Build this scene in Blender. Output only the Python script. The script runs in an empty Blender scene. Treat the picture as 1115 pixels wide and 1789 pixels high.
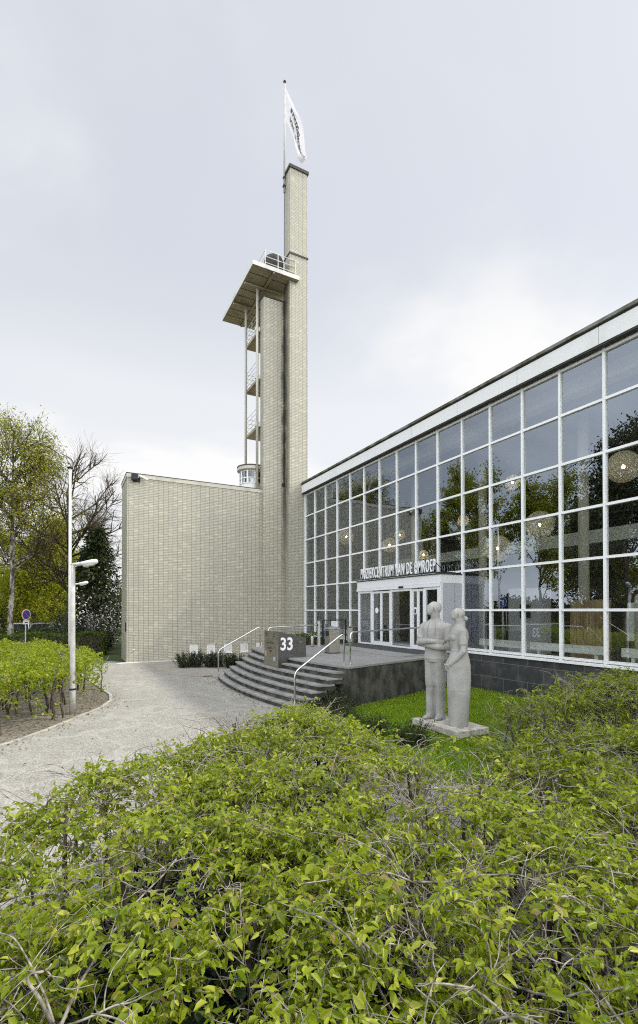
import bpy, math, random
import numpy as np
from mathutils import Vector, Matrix
R = math.radians
random.seed(7)
RNG = np.random.default_rng(11)
scene = bpy.context.scene
COL = scene.collection

# ------------------------------------------------------------------ camera
PW, PH, FOC = 1115.0, 1789.0, 836.0
YAW, PITCH = R(27.7), R(0.5)
cam_d = bpy.data.cameras.new("camera")
cam = bpy.data.objects.new("camera", cam_d); COL.objects.link(cam)
cam.location = (0, 0, 2.55)
cam.rotation_euler = (R(90) + PITCH, 0, -YAW)
cam_d.sensor_fit = 'VERTICAL'; cam_d.sensor_height = 36.0
cam_d.lens = 36.0 * FOC / PH
CYP = 1066.5 - FOC * math.tan(PITCH)
cam_d.shift_y = (CYP - PH / 2) / PH
cam_d.clip_start = 0.05; cam_d.clip_end = 2000
scene.camera = cam

# ------------------------------------------------------------------ world, sun, exposure
SUN_EL, SUN_AZ = 47.8, 102.3           # azimuth clockwise from +Y
w = bpy.data.worlds.new("World"); scene.world = w; w.use_nodes = True
def build_world():
    nt = w.node_tree; nt.nodes.clear(); N = nt.nodes.new; L = nt.links.new
    out = N('ShaderNodeOutputWorld'); bg = N('ShaderNodeBackground'); L(bg.outputs[0], out.inputs[0])
    bg.inputs[1].default_value = 0.1
    sky = N('ShaderNodeTexSky'); sky.sky_type = 'NISHITA'; sky.sun_disc = False
    sky.sun_elevation = R(SUN_EL); sky.sun_rotation = R(SUN_AZ); sky.air_density = 1.0; sky.dust_density = 1.5
    tc = N('ShaderNodeTexCoord'); sx = N('ShaderNodeSeparateXYZ'); L(tc.outputs['Generated'], sx.inputs[0])
    def m(op, a, b=None, c=None, clamp=False):
        n = N('ShaderNodeMath'); n.operation = op; n.use_clamp = clamp
        for i, v in enumerate((a, b, c)):
            if v is None: continue
            if isinstance(v, (int, float)): n.inputs[i].default_value = v
            else: L(v, n.inputs[i])
        return n.outputs[0]
    zz = m('ADD', m('MAXIMUM', sx.outputs[2], 0.0), 0.35)
    cx = N('ShaderNodeCombineXYZ'); L(m('DIVIDE', sx.outputs[0], zz), cx.inputs[0]); L(m('DIVIDE', sx.outputs[1], zz), cx.inputs[1])
    def noise(scale, detail, dist, off, rough=0.55):
        mp = N('ShaderNodeMapping'); L(cx.outputs[0], mp.inputs[0]); mp.inputs['Location'].default_value = off
        mp.inputs['Rotation'].default_value = (0, 0, R(-28)); mp.inputs['Scale'].default_value = (0.62, 1.0, 1)
        n = N('ShaderNodeTexNoise'); L(mp.outputs[0], n.inputs['Vector'])
        n.inputs['Scale'].default_value = scale; n.inputs['Detail'].default_value = detail
        n.inputs['Distortion'].default_value = dist; n.inputs['Roughness'].default_value = rough
        return n.outputs[0]
    n1 = noise(1.5, 7, 0.5, (3.1, 1.7, 0), 0.5); n2 = noise(0.9, 3, 0.3, (8.3, 2.2, 0), 0.5)
    r1 = N('ShaderNodeMapRange'); r1.interpolation_type = 'SMOOTHSTEP'; L(n1, r1.inputs[0]); r1.inputs[1].default_value = 0.40; r1.inputs[2].default_value = 0.66
    r2 = N('ShaderNodeMapRange'); r2.interpolation_type = 'SMOOTHSTEP'; L(n2, r2.inputs[0]); r2.inputs[1].default_value = 0.35; r2.inputs[2].default_value = 0.68
    hz = N('ShaderNodeMapRange'); hz.interpolation_type = 'SMOOTHSTEP'; L(sx.outputs[2], hz.inputs[0]); hz.inputs[1].default_value = 0.60; hz.inputs[2].default_value = 0.30
    hz.inputs[3].default_value = 0.0; hz.inputs[4].default_value = 0.9
    light = m('ADD', m('ADD', m('MULTIPLY', r1.outputs[0], 0.40), m('ADD', m('MULTIPLY', r2.outputs[0], 0.30), 0.25)), hz.outputs[0], clamp=True)
    mc = N('ShaderNodeMixRGB'); L(light, mc.inputs[0])
    mc.inputs[1].default_value = (5.0, 5.22, 5.68, 1); mc.inputs[2].default_value = (6.85, 6.85, 6.85, 1)
    west = N('ShaderNodeMapRange'); west.interpolation_type = 'SMOOTHSTEP'; L(sx.outputs[0], west.inputs[0])
    west.inputs[1].default_value = -0.75; west.inputs[2].default_value = 0.0; west.inputs[3].default_value = 0.72; west.inputs[4].default_value = 0.95
    cover = m('ADD', west.outputs[0], m('MULTIPLY', m('SUBTRACT', r1.outputs[0], 0.4), 0.35), clamp=True)
    mx = N('ShaderNodeMixRGB'); L(cover, mx.inputs[0]); L(sky.outputs[0], mx.inputs[1])
    # cloud brightness boosted outside the view, added to lift light in the shade
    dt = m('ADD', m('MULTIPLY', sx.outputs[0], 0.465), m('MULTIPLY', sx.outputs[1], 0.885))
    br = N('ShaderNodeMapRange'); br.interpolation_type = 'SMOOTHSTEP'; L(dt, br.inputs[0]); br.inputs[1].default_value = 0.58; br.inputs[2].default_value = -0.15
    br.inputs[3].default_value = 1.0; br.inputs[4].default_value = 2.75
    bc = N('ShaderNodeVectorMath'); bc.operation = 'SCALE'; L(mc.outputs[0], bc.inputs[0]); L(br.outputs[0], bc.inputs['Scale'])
    wt = N('ShaderNodeMapRange'); wt.interpolation_type = 'SMOOTHSTEP'; L(sx.outputs[0], wt.inputs[0]); wt.inputs[1].default_value = 0.05; wt.inputs[2].default_value = -0.6
    tint = N('ShaderNodeMixRGB'); tint.blend_type = 'MULTIPLY'; L(wt.outputs[0], tint.inputs[0]); L(bc.outputs[0], tint.inputs[1]); tint.inputs[2].default_value = (0.93, 0.96, 1.01, 1)
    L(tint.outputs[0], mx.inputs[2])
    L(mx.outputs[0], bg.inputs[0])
build_world()
sun_d = bpy.data.lights.new("sun", 'SUN'); sun_d.energy = 2.2; sun_d.angle = R(2.5); sun_d.color = (1.0, 0.955, 0.87)
sun = bpy.data.objects.new("sun", sun_d); COL.objects.link(sun); sun.location = (40, -10, 50)
ce = math.cos(R(SUN_EL))
to_sun = Vector((math.sin(R(SUN_AZ)) * ce, math.cos(R(SUN_AZ)) * ce, math.sin(R(SUN_EL))))
sun.rotation_euler = (-to_sun).to_track_quat('-Z', 'Y').to_euler()
scene.view_settings.view_transform = 'Standard'; scene.view_settings.look = 'None'
scene.view_settings.exposure = 0.53; scene.view_settings.gamma = 1.0; scene.view_settings.use_curve_mapping = False
scene.render.engine = 'CYCLES'
scene.cycles.max_bounces = 8; scene.cycles.transparent_max_bounces = 16; scene.cycles.use_denoising = False; scene.cycles.use_adaptive_sampling = False; scene.cycles.filter_width = 1.1; scene.cycles.sample_clamp_indirect = 4.0

# ------------------------------------------------------------------ materials
MATS = {}
class NB:
    def __init__(s, name):
        s.m = bpy.data.materials.new(name); s.m.use_nodes = True
        s.nt = s.m.node_tree; s.nt.nodes.clear()
        s.out = s.N('ShaderNodeOutputMaterial'); MATS[name] = s.m
    def N(s, t, **k):
        n = s.nt.nodes.new(t)
        for a, v in k.items(): setattr(n, a, v)
        return n
    def L(s, a, b): s.nt.links.new(a, b)
    def setv(s, sock, v):
        if isinstance(v, bpy.types.NodeSocket): s.L(v, sock)
        elif isinstance(v, (int, float)): sock.default_value = v
        else: sock.default_value = tuple(v) + ((1,) if len(v) == 3 and sock.type == 'RGBA' else ())
    def math(s, op, a, b=None, clamp=False):
        n = s.N('ShaderNodeMath', operation=op, use_clamp=clamp); s.setv(n.inputs[0], a)
        if b is not None: s.setv(n.inputs[1], b)
        return n.outputs[0]
    def mix(s, f, a, b, mode='MIX'):
        n = s.N('ShaderNodeMixRGB', blend_type=mode); s.setv(n.inputs[0], f); s.setv(n.inputs[1], a); s.setv(n.inputs[2], b); return n.outputs[0]
    def coord(s): return s.N('ShaderNodeTexCoord').outputs['Object']
    def world(s): return s.N('ShaderNodeNewGeometry').outputs['Position']
    def noise(s, scale, detail=4, vec=None, rough=0.55, dist=0.0, scl=None):
        n = s.N('ShaderNodeTexNoise'); n.inputs['Scale'].default_value = scale; n.inputs['Detail'].default_value = detail
        n.inputs['Roughness'].default_value = rough; n.inputs['Distortion'].default_value = dist
        v = vec if vec is not None else s.world()
        if scl:
            mp = s.N('ShaderNodeMapping'); s.L(v, mp.inputs[0]); mp.inputs['Scale'].default_value = scl; v = mp.outputs[0]
        s.L(v, n.inputs['Vector']); return n.outputs[0]
    def ramp(s, f, lo, hi, a=0.0, b=1.0):
        n = s.N('ShaderNodeMapRange'); n.interpolation_type = 'SMOOTHSTEP'; s.setv(n.inputs[0], f)
        n.inputs[1].default_value = lo; n.inputs[2].default_value = hi; n.inputs[3].default_value = a; n.inputs[4].default_value = b; return n.outputs[0]
    def bump(s, h, strength=0.3, dist=0.02):
        n = s.N('ShaderNodeBump'); n.inputs['Strength'].default_value = strength; n.inputs['Distance'].default_value = dist
        s.setv(n.inputs['Height'], h); return n.outputs[0]
    def pr(s, color, rough=0.7, metal=0.0, normal=None, spec=0.3, emit=None):
        p = s.N('ShaderNodeBsdfPrincipled'); s.setv(p.inputs['Base Color'], color); s.setv(p.inputs['Roughness'], rough)
        s.setv(p.inputs['Metallic'], metal); p.inputs['Specular IOR Level'].default_value = spec
        if normal is not None: s.L(normal, p.inputs['Normal'])
        if emit: p.inputs['Emission Color'].default_value = tuple(emit[0]) + (1,); p.inputs['Emission Strength'].default_value = emit[1]
        s.L(p.outputs[0], s.out.inputs[0]); return p

def plain(name, color, rough=0.6, metal=0.0, vary=0.12, scale=6, bump=0.0, spec=0.3):
    b = NB(name); n = b.noise(scale, 6)
    lo = tuple(c * (1 - vary) for c in color); hi = tuple(min(1, c * (1 + vary)) for c in color)
    c = b.mix(b.ramp(n, 0.3, 0.7), lo, hi)
    rg = b.ramp(b.noise(scale * 2.3, 4), 0.3, 0.7, max(0.03, rough - 0.08), min(1, rough + 0.08))
    b.pr(c, rg, metal, b.bump(b.noise(scale * 9, 5), bump, 0.01) if bump else None, spec)
    return b.m

def mat_brick(name, cA, cB, cream, mortar, dark=1.0):
    b = NB(name); P = b.world(); sp = b.N('ShaderNodeSeparateXYZ'); b.L(P, sp.inputs[0])
    u = b.math('ADD', sp.outputs[0], sp.outputs[1]); cv = b.N('ShaderNodeCombineXYZ'); b.L(u, cv.inputs[0]); b.L(sp.outputs[2], cv.inputs[1])
    br = b.N('ShaderNodeTexBrick'); b.L(cv.outputs[0], br.inputs['Vector']); br.offset = 0.0; br.squash = 1.0
    br.inputs['Scale'].default_value = 1.0; br.inputs['Brick Width'].default_value = 0.235; br.inputs['Row Height'].default_value = 0.082
    br.inputs['Mortar Size'].default_value = 0.0085; br.inputs['Mortar Smooth'].default_value = 0.2; br.inputs['Bias'].default_value = -0.15
    br.inputs['Color1'].default_value = cA + (1,); br.inputs['Color2'].default_value = cB + (1,); br.inputs['Mortar'].default_value = mortar + (1,)
    # some cream glazed courses
    mp = b.N('ShaderNodeMapping'); b.L(cv.outputs[0], mp.inputs[0]); mp.inputs['Scale'].default_value = (1 / 0.235, 1 / 0.082, 1)
    fl = b.N('ShaderNodeVectorMath', operation='FLOOR'); b.L(mp.outputs[0], fl.inputs[0])
    wn = b.N('ShaderNodeTexWhiteNoise', noise_dimensions='2D'); b.L(fl.outputs[0], wn.inputs['Vector'])
    isb = b.math('SUBTRACT', 1.0, br.outputs['Fac'])
    c = b.mix(b.math('MULTIPLY', b.ramp(wn.outputs['Value'], 0.86, 0.92), isb), br.outputs['Color'], cream)
    # soot and rain streaks
    st = b.noise(1.0, 6, scl=(2.2, 2.2, 0.12)); st2 = b.noise(0.5, 5)
    c = b.mix(b.ramp(st, 0.5, 0.85, 0.0, 0.35), c, (0.2, 0.19, 0.16)); c = b.mix(b.ramp(st2, 0.5, 0.8, 0.0, 0.22), c, (0.27, 0.255, 0.21))
    # soot washed down the inner corner between the two shafts
    dx = b.math('ABSOLUTE', b.math('SUBTRACT', sp.outputs[0], 10.80)); dy = b.math('ABSOLUTE', b.math('SUBTRACT', sp.outputs[1], 24.83))
    so = b.math('MULTIPLY', b.ramp(b.math('ADD', dx, b.math('MULTIPLY', b.noise(2.5, 5, scl=(1, 1, 0.35)), 0.5)), 0.24, 0.46, 1, 0), b.ramp(dy, 0.15, 0.75, 1, 0.15)); so = b.math('MULTIPLY', so, b.math('MULTIPLY', b.ramp(sp.outputs[2], 2.0, 11.0, 0.15, 0.92), b.ramp(sp.outputs[2], 20.6, 21.4, 1, 0)))
    c = b.mix(so, c, (0.055, 0.05, 0.04))
    b.pr(c, b.math('ADD', b.math('MULTIPLY', br.outputs['Fac'], 0.5), 0.34), 0, b.bump(isb, 0.35, 0.006), 0.35)
    return b.m

mat_brick('brick', (0.48, 0.458, 0.36), (0.435, 0.415, 0.335), (0.56, 0.53, 0.405), (0.18, 0.172, 0.142))

def mat_ground():
    b = NB('gravel_paving'); P = b.world()
    v = b.N('ShaderNodeTexVoronoi'); v.inputs['Scale'].default_value = 55; b.L(P, v.inputs['Vector'])
    v2 = b.N('ShaderNodeTexVoronoi'); v2.inputs['Scale'].default_value = 19; b.L(P, v2.inputs['Vector'])
    g = b.ramp(v.outputs['Color'], 0.15, 0.85); g2 = b.ramp(v2.outputs['Color'], 0.1, 0.9)
    c = b.mix(g, (0.17, 0.162, 0.14), (0.40, 0.385, 0.34)); c = b.mix(b.math('MULTIPLY', g2, 0.35), c, (0.26, 0.25, 0.22))
    big = b.ramp(b.noise(0.35, 6, dist=0.8), 0.35, 0.7); c = b.mix(b.math('MULTIPLY', big, 0.35), c, (0.38, 0.365, 0.32))
    mid = b.ramp(b.noise(2.2, 6, dist=0.6), 0.52, 0.75); c = b.mix(b.math('MULTIPLY', mid, 0.4), c, (0.17, 0.16, 0.14))
    # worn tracks and dried puddle rims
    wv = b.N('ShaderNodeTexNoise'); wv.inputs['Scale'].default_value = 0.55; wv.inputs['Detail'].default_value = 2; b.L(P, wv.inputs['Vector'])
    ring = b.ramp(b.math('ABSOLUTE', b.math('SUBTRACT', wv.outputs[0], 0.5)), 0.0, 0.03, 1, 0)
    c = b.mix(b.math('MULTIPLY', ring, 0.22), c, (0.52, 0.50, 0.44))
    # dark edge damp patches
    dk = b.ramp(b.noise(0.9, 5, dist=1.0), 0.6, 0.8); c = b.mix(b.math('MULTIPLY', dk, 0.3), c, (0.17, 0.16, 0.14))
    b.pr(c, 0.9, 0, b.bump(b.math('ADD', v.outputs['Distance'], b.noise(30, 4)), 0.6, 0.012), 0.2)
mat_ground()
def mat_pavers():
    b = NB('brick_pavers'); P = b.world(); mp = b.N('ShaderNodeMapping'); b.L(P, mp.inputs[0]); mp.inputs['Rotation'].default_value = (0, 0, R(45))
    br = b.N('ShaderNodeTexBrick'); b.L(mp.outputs[0], br.inputs['Vector']); br.inputs['Scale'].default_value = 1
    br.inputs['Brick Width'].default_value = 0.21; br.inputs['Row Height'].default_value = 0.1; br.inputs['Mortar Size'].default_value = 0.006
    br.inputs['Color1'].default_value = (0.33, 0.305, 0.26, 1); br.inputs['Color2'].default_value = (0.25, 0.235, 0.205, 1); br.inputs['Mortar'].default_value = (0.13, 0.12, 0.1, 1)
    c = b.mix(b.ramp(b.noise(0.8, 6), 0.35, 0.7, 0, 0.6), br.outputs[0], (0.36, 0.34, 0.29))
    b.pr(c, 0.9, 0, b.bump(br.outputs['Fac'], -0.3, 0.01), 0.2)
mat_pavers()
plain('white_gravel', (0.62, 0.60, 0.54), 0.9, vary=0.4, scale=40, bump=0.6)
def mat_soil():
    b = NB('soil'); n = b.noise(14, 8); n2 = b.noise(1.2, 4)
    c = b.mix(b.ramp(n, 0.3, 0.7), (0.10, 0.085, 0.068), (0.24, 0.215, 0.18)); c = b.mix(b.ramp(n2, 0.5, 0.7, 0, 0.6), c, (0.28, 0.255, 0.22))
    b.pr(c, 0.95, 0, b.bump(n, 0.8, 0.03), 0.1)
mat_soil()
def mat_lawn():
    b = NB('lawn_green'); n = b.noise(2.0, 5); n2 = b.noise(60, 3)
    c = b.mix(b.ramp(n, 0.3, 0.7), (0.095, 0.19, 0.008), (0.15, 0.27, 0.016)); c = b.mix(b.ramp(n2, 0.4, 0.7, 0, 0.6), c, (0.035, 0.08, 0.008))
    b.pr(c, 0.9, 0, b.bump(n2, 0.9, 0.04), 0.1)
mat_lawn()
plain('field_green', (0.04, 0.06, 0.014), 0.95, vary=0.4, scale=0.8, bump=0.5)
plain('kerb_stone', (0.36, 0.345, 0.30), 0.9, vary=0.25, scale=8, bump=0.4)
def mat_slabs():
    b = NB('dark_slabs'); P = b.world(); sp = b.N('ShaderNodeSeparateXYZ'); b.L(P, sp.inputs[0])
    u = b.math('ADD', sp.outputs[0], sp.outputs[1]); cv = b.N('ShaderNodeCombineXYZ'); b.L(u, cv.inputs[0]); b.L(sp.outputs[2], cv.inputs[1])
    br = b.N('ShaderNodeTexBrick'); b.L(cv.outputs[0], br.inputs['Vector']); br.offset = 0.37; br.offset_frequency = 2
    br.inputs['Scale'].default_value = 1; br.inputs['Brick Width'].default_value = 0.86; br.inputs['Row Height'].default_value = 0.47
    br.inputs['Mortar Size'].default_value = 0.006; br.inputs['Bias'].default_value = 0
    br.inputs['Color1'].default_value = (0.030, 0.031, 0.034, 1); br.inputs['Color2'].default_value = (0.058, 0.058, 0.06, 1); br.inputs['Mortar'].default_value = (0.20, 0.195, 0.18, 1)
    c = b.mix(b.ramp(b.noise(2.5, 7, dist=0.8), 0.45, 0.75, 0, 0.7), br.outputs[0], (0.11, 0.108, 0.10))
    c = b.mix(b.ramp(b.noise(60, 2), 0.72, 0.76, 0, 0.5), c, (0.3, 0.3, 0.28))
    b.pr(c, b.ramp(b.noise(5, 5), 0.3, 0.7, 0.35, 0.65), 0, b.bump(b.noise(40, 4), 0.15, 0.01), 0.35)
mat_slabs()
plain('step_tread', (0.25, 0.245, 0.235), 0.75, vary=0.28, scale=5, bump=0.3)
def mat_riser():
    b = NB('step_riser'); n = b.noise(3, 7, scl=(1, 1, 0.6)); c = b.mix(b.ramp(n, 0.35, 0.7), (0.035, 0.034, 0.03), (0.12, 0.115, 0.098))
    c = b.mix(b.ramp(b.noise(12, 5), 0.6, 0.75, 0, 0.6), c, (0.10, 0.105, 0.045)); b.pr(c, 0.85, 0, b.bump(n, 0.4, 0.02), 0.2)
mat_riser()
def mat_terrace():
    b = NB('terrace_paving'); P = b.world(); br = b.N('ShaderNodeTexBrick'); b.L(P, br.inputs['Vector']); br.inputs['Scale'].default_value = 1
    br.inputs['Brick Width'].default_value = 0.9; br.inputs['Row Height'].default_value = 0.6; br.inputs['Mortar Size'].default_value = 0.005
    br.inputs['Color1'].default_value = (0.25, 0.245, 0.235, 1); br.inputs['Color2'].default_value = (0.28, 0.275, 0.265, 1); br.inputs['Mortar'].default_value = (0.2, 0.195, 0.185, 1)
    c = b.mix(b.ramp(b.noise(1.3, 7, dist=1), 0.4, 0.7, 0, 0.6), br.outputs[0], (0.20, 0.195, 0.185))
    b.pr(c, 0.8, 0, b.bump(b.noise(30, 4), 0.15, 0.01), 0.25)
mat_terrace()
plain('doormat', (0.06, 0.06, 0.06), 0.95, vary=0.3, scale=20, bump=0.4)
def mat_white(name, col, rough=0.45, dirt=0.35, dcol=(0.35, 0.34, 0.30)):
    b = NB(name); n = b.noise(1.2, 7, scl=(1, 1, 0.35)); n2 = b.noise(14, 4)
    c = b.mix(b.ramp(n, 0.48, 0.8, 0, dirt), col, dcol); c = b.mix(b.ramp(n2, 0.55, 0.8, 0, dirt * 0.5), c, dcol)
    b.pr(c, b.ramp(n2, 0.3, 0.7, rough - 0.08, rough + 0.1), 0, None, 0.4)
mat_white('white_frame', (0.86, 0.86, 0.85), 0.4, 0.15)
mat_white('fascia_paint', (0.78, 0.78, 0.77), 0.5, 0.2)
mat_white('porch_paint', (0.74, 0.74, 0.75), 0.4, 0.12)
mat_white('porch_panel', (0.42, 0.42, 0.45), 0.4, 0.2)
mat_white('coping_cream', (0.56, 0.53, 0.44), 0.8, 0.6, (0.2, 0.19, 0.15))
def mat_moss():
    b = NB('mossy_coping'); n = b.noise(2.5, 8); c = b.mix(b.ramp(n, 0.35, 0.65), (0.24, 0.24, 0.22), (0.09, 0.085, 0.05)); b.pr(c, 0.95, 0, b.bump(n, 0.8, 0.03), 0.1)
mat_moss()
mat_white('soffit', (0.42, 0.36, 0.27), 0.8, 0.75, (0.13, 0.105, 0.075))
mat_white('dark_trim', (0.045, 0.043, 0.04), 0.7, 0.3, (0.1, 0.1, 0.09))
mat_white('canopy_paint', (0.70, 0.69, 0.64), 0.6, 0.5, (0.25, 0.24, 0.2))
mat_white('column_paint', (0.52, 0.50, 0.43), 0.6, 0.5, (0.2, 0.19, 0.16))
def mat_glass(name, tint=(0.74, 0.75, 0.71), k=0.6, base=0.18):
    b = NB(name); fr = b.N('ShaderNodeFresnel'); fr.inputs[0].default_value = 1.52
    nb = b.bump(b.noise(0.9, 2), 0.09, 0.02)
    bf = b.N('ShaderNodeNewGeometry').outputs['Backfacing']; b.L(b.math('ADD', b.math('MULTIPLY', bf, 1 / 1.52 - 1.52), 1.52), fr.inputs[0])
    b.L(nb, fr.inputs['Normal'])
    f = b.math('ADD', b.math('MULTIPLY', fr.outputs[0], k), base, True)
    t = b.N('ShaderNodeBsdfTransparent'); t.inputs[0].default_value = tint + (1,)
    g = b.N('ShaderNodeBsdfGlossy'); g.inputs['Roughness'].default_value = 0.004; g.inputs[0].default_value = (0.82, 0.90, 1.0, 1); b.L(nb, g.inputs['Normal'])
    mx = b.N('ShaderNodeMixShader'); b.L(f, mx.inputs[0]); b.L(t.outputs[0], mx.inputs[1]); b.L(g.outputs[0], mx.inputs[2]); b.L(mx.outputs[0], b.out.inputs[0])
mat_glass('glass'); mat_glass('clear_glass', (0.78, 0.80, 0.78), 0.6, 0.10)
plain('inner_wall', (0.20, 0.185, 0.16), 0.8, vary=0.2, scale=1.5)
plain('inner_white', (0.50, 0.50, 0.47), 0.7, vary=0.06)
plain('inner_dark', (0.05, 0.05, 0.05), 0.6, vary=0.3, scale=2)
plain('inner_floor', (0.16, 0.15, 0.13), 0.35, vary=0.2, scale=1)
def mat_wood():
    b = NB('wood_panel'); n = b.noise(2, 6, scl=(9, 9, 0.6), dist=0.5); c = b.mix(b.ramp(n, 0.3, 0.7), (0.22, 0.15, 0.08), (0.48, 0.37, 0.22)); b.pr(c, 0.6)
mat_wood()
plain('radiator_paint', (0.72, 0.76, 0.72), 0.4, vary=0.05)
def mat_shade():
    b = NB('lamp_paper'); v = b.N('ShaderNodeTexVoronoi'); v.inputs['Scale'].default_value = 26; b.L(b.world(), v.inputs['Vector'])
    c = b.mix(b.ramp(v.outputs['Distance'], 0.1, 0.6), (0.85, 0.83, 0.72), (0.55, 0.53, 0.44))
    d = b.N('ShaderNodeBsdfDiffuse'); b.L(c, d.inputs[0]); t = b.N('ShaderNodeBsdfTransparent')
    mx = b.N('ShaderNodeMixShader'); mx.inputs[0].default_value = 0.78; b.L(t.outputs[0], mx.inputs[1]); b.L(d.outputs[0], mx.inputs[2]); b.L(mx.outputs[0], b.out.inputs[0])
mat_shade()
b = NB('lit_bulb'); b.pr((0.9, 0.8, 0.6), 0.5, emit=((1.0, 0.82, 0.5), 30.0))
def mat_steel(name, col, rough):
    b = NB(name); n = b.noise(3, 5, scl=(1, 1, 8)); c = b.mix(b.ramp(n, 0.3, 0.7), tuple(x * 0.85 for x in col), col)
    b.pr(c, b.ramp(b.noise(8, 4), 0.3, 0.7, rough - 0.06, rough + 0.08), 1.0)
mat_steel('stainless', (0.72, 0.71, 0.68), 0.26); mat_steel('brushed_steel', (0.46, 0.43, 0.37), 0.42); mat_steel('dark_steel', (0.16, 0.155, 0.145), 0.42)
plain('numeral_white', (0.86, 0.86, 0.86), 0.5, vary=0.03); plain('letter_grey', (0.84, 0.84, 0.84), 0.45, vary=0.06); plain('ink', (0.05, 0.05, 0.06), 0.6, vary=0.1)
plain('engraved', (0.07, 0.06, 0.045), 0.6); plain('sticker_red', (0.5, 0.25, 0.2), 0.6); plain('sticker_blue', (0.35, 0.36, 0.5), 0.6)
def mat_stone():
    b = NB('statue_stone'); n = b.noise(3.5, 8); n2 = b.noise(55, 4); c = b.mix(b.ramp(n, 0.3, 0.7), (0.33, 0.32, 0.30), (0.44, 0.43, 0.405))
    c = b.mix(b.ramp(n2, 0.5, 0.7, 0, 0.45), c, (0.24, 0.232, 0.215)); st = b.noise(1.5, 5, scl=(3, 3, 0.3)); c = b.mix(b.ramp(st, 0.5, 0.75, 0, 0.4), c, (0.32, 0.30, 0.245))
    b.pr(c, 0.9, 0, b.bump(n2, 0.22, 0.006), 0.15)
mat_stone()
plain('plinth_stone', (0.46, 0.43, 0.37), 0.9, vary=0.3, scale=7, bump=0.4)
plain('groove', (0.26, 0.25, 0.22), 0.9)
plain('lamp_paint', (0.46, 0.45, 0.42), 0.5, vary=0.15); plain('lamp_white', (0.72, 0.73, 0.72), 0.35, vary=0.06); plain('pole_white', (0.75, 0.75, 0.74), 0.35, vary=0.06)
plain('black_paint', (0.02, 0.02, 0.02), 0.45); plain('lamp_lens', (0.5, 0.49, 0.42), 0.2, vary=0.1)
plain('sign_blue', (0.025, 0.065, 0.28), 0.4); plain('sign_red', (0.55, 0.06, 0.05), 0.4); plain('paper_white', (0.8, 0.8, 0.8), 0.6, vary=0.03)
def mat_cloth():
    b = NB('flag_cloth'); d = b.N('ShaderNodeBsdfDiffuse'); d.inputs[0].default_value = (0.86, 0.84, 0.88, 1); t = b.N('ShaderNodeBsdfTranslucent'); t.inputs[0].default_value = (0.86, 0.83, 0.87, 1)
    mx = b.N('ShaderNodeMixShader'); mx.inputs[0].default_value = 0.4; b.L(d.outputs[0], mx.inputs[1]); b.L(t.outputs[0], mx.inputs[2]); b.L(mx.outputs[0], b.out.inputs[0])
mat_cloth()
def mat_leaf(name, cols, trans=0.4, rough=0.45):
    b = NB(name); a = b.N('ShaderNodeAttribute', attribute_name='rnd'); cr = b.N('ShaderNodeValToRGB'); b.L(a.outputs['Fac'], cr.inputs[0])
    el = cr.color_ramp.elements
    while len(el) < len(cols): el.new(0.5)
    for i, (p, c) in enumerate(cols): el[i].position = p; el[i].color = c + (1,)
    p = b.N('ShaderNodeBsdfPrincipled'); b.L(cr.outputs[0], p.inputs['Base Color']); p.inputs['Roughness'].default_value = rough; p.inputs['Specular IOR Level'].default_value = 0.3
    t = b.N('ShaderNodeBsdfTranslucent'); tc = b.mix(0.65, cr.outputs[0], (0.30, 0.40, 0.02)) if trans > 0.3 else cr.outputs[0]; b.L(tc, t.inputs[0])
    mx = b.N('ShaderNodeMixShader'); mx.inputs[0].default_value = trans; b.L(p.outputs[0], mx.inputs[1]); b.L(t.outputs[0], mx.inputs[2]); b.L(mx.outputs[0], b.out.inputs[0])
mat_leaf('hornbeam_leaf', [(0.0, (0.065, 0.115, 0.008)), (0.22, (0.16, 0.225, 0.010)), (0.6, (0.325, 0.385, 0.020)), (0.975, (0.54, 0.54, 0.09)), (1.0, (0.34, 0.24, 0.11))], 0.46, 0.34)
mat_leaf('ivy_leaf', [(0.0, (0.006, 0.014, 0.007)), (1.0, (0.02, 0.042, 0.018))], 0.05, 0.35)
mat_leaf('yew_leaf', [(0.0, (0.016, 0.03, 0.009)), (0.8, (0.045, 0.07, 0.018)), (1.0, (0.09, 0.12, 0.03))], 0.12)
mat_leaf('conifer_leaf', [(0.0, (0.018, 0.03, 0.010)), (0.7, (0.05, 0.07, 0.02)), (1.0, (0.11, 0.13, 0.035))], 0.15)
mat_leaf('spring_leaf', [(0.0, (0.24, 0.25, 0.008)), (0.5, (0.38, 0.38, 0.016)), (1.0, (0.52, 0.49, 0.05))], 0.5)
mat_leaf('birch_leaf', [(0.0, (0.17, 0.165, 0.010)), (0.6, (0.34, 0.325, 0.022)), (1.0, (0.46, 0.40, 0.05))], 0.4)
mat_leaf('blossom', [(0.0, (0.75, 0.72, 0.70)), (0.55, (0.85, 0.82, 0.82)), (0.6, (0.05, 0.06, 0.02)), (1.0, (0.10, 0.11, 0.03))], 0.3)
mat_leaf('dark_shrub_leaf', [(0.0, (0.012, 0.02, 0.007)), (0.8, (0.03, 0.045, 0.014)), (1.0, (0.05, 0.065, 0.02))], 0.12)
mat_leaf('clipped_leaf', [(0.0, (0.035, 0.06, 0.008)), (0.6, (0.075, 0.115, 0.012)), (1.0, (0.12, 0.16, 0.02))], 0.3)
mat_leaf('litter_leaf', [(0.0, (0.07, 0.05, 0.03)), (0.6, (0.18, 0.13, 0.07)), (0.8, (0.16, 0.19, 0.03)), (1.0, (0.30, 0.27, 0.08))], 0.1, 0.7)
mat_leaf('grass_blade', [(0.0, (0.13, 0.21, 0.006)), (0.6, (0.25, 0.36, 0.010)), (1.0, (0.40, 0.45, 0.04))], 0.3)
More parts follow.
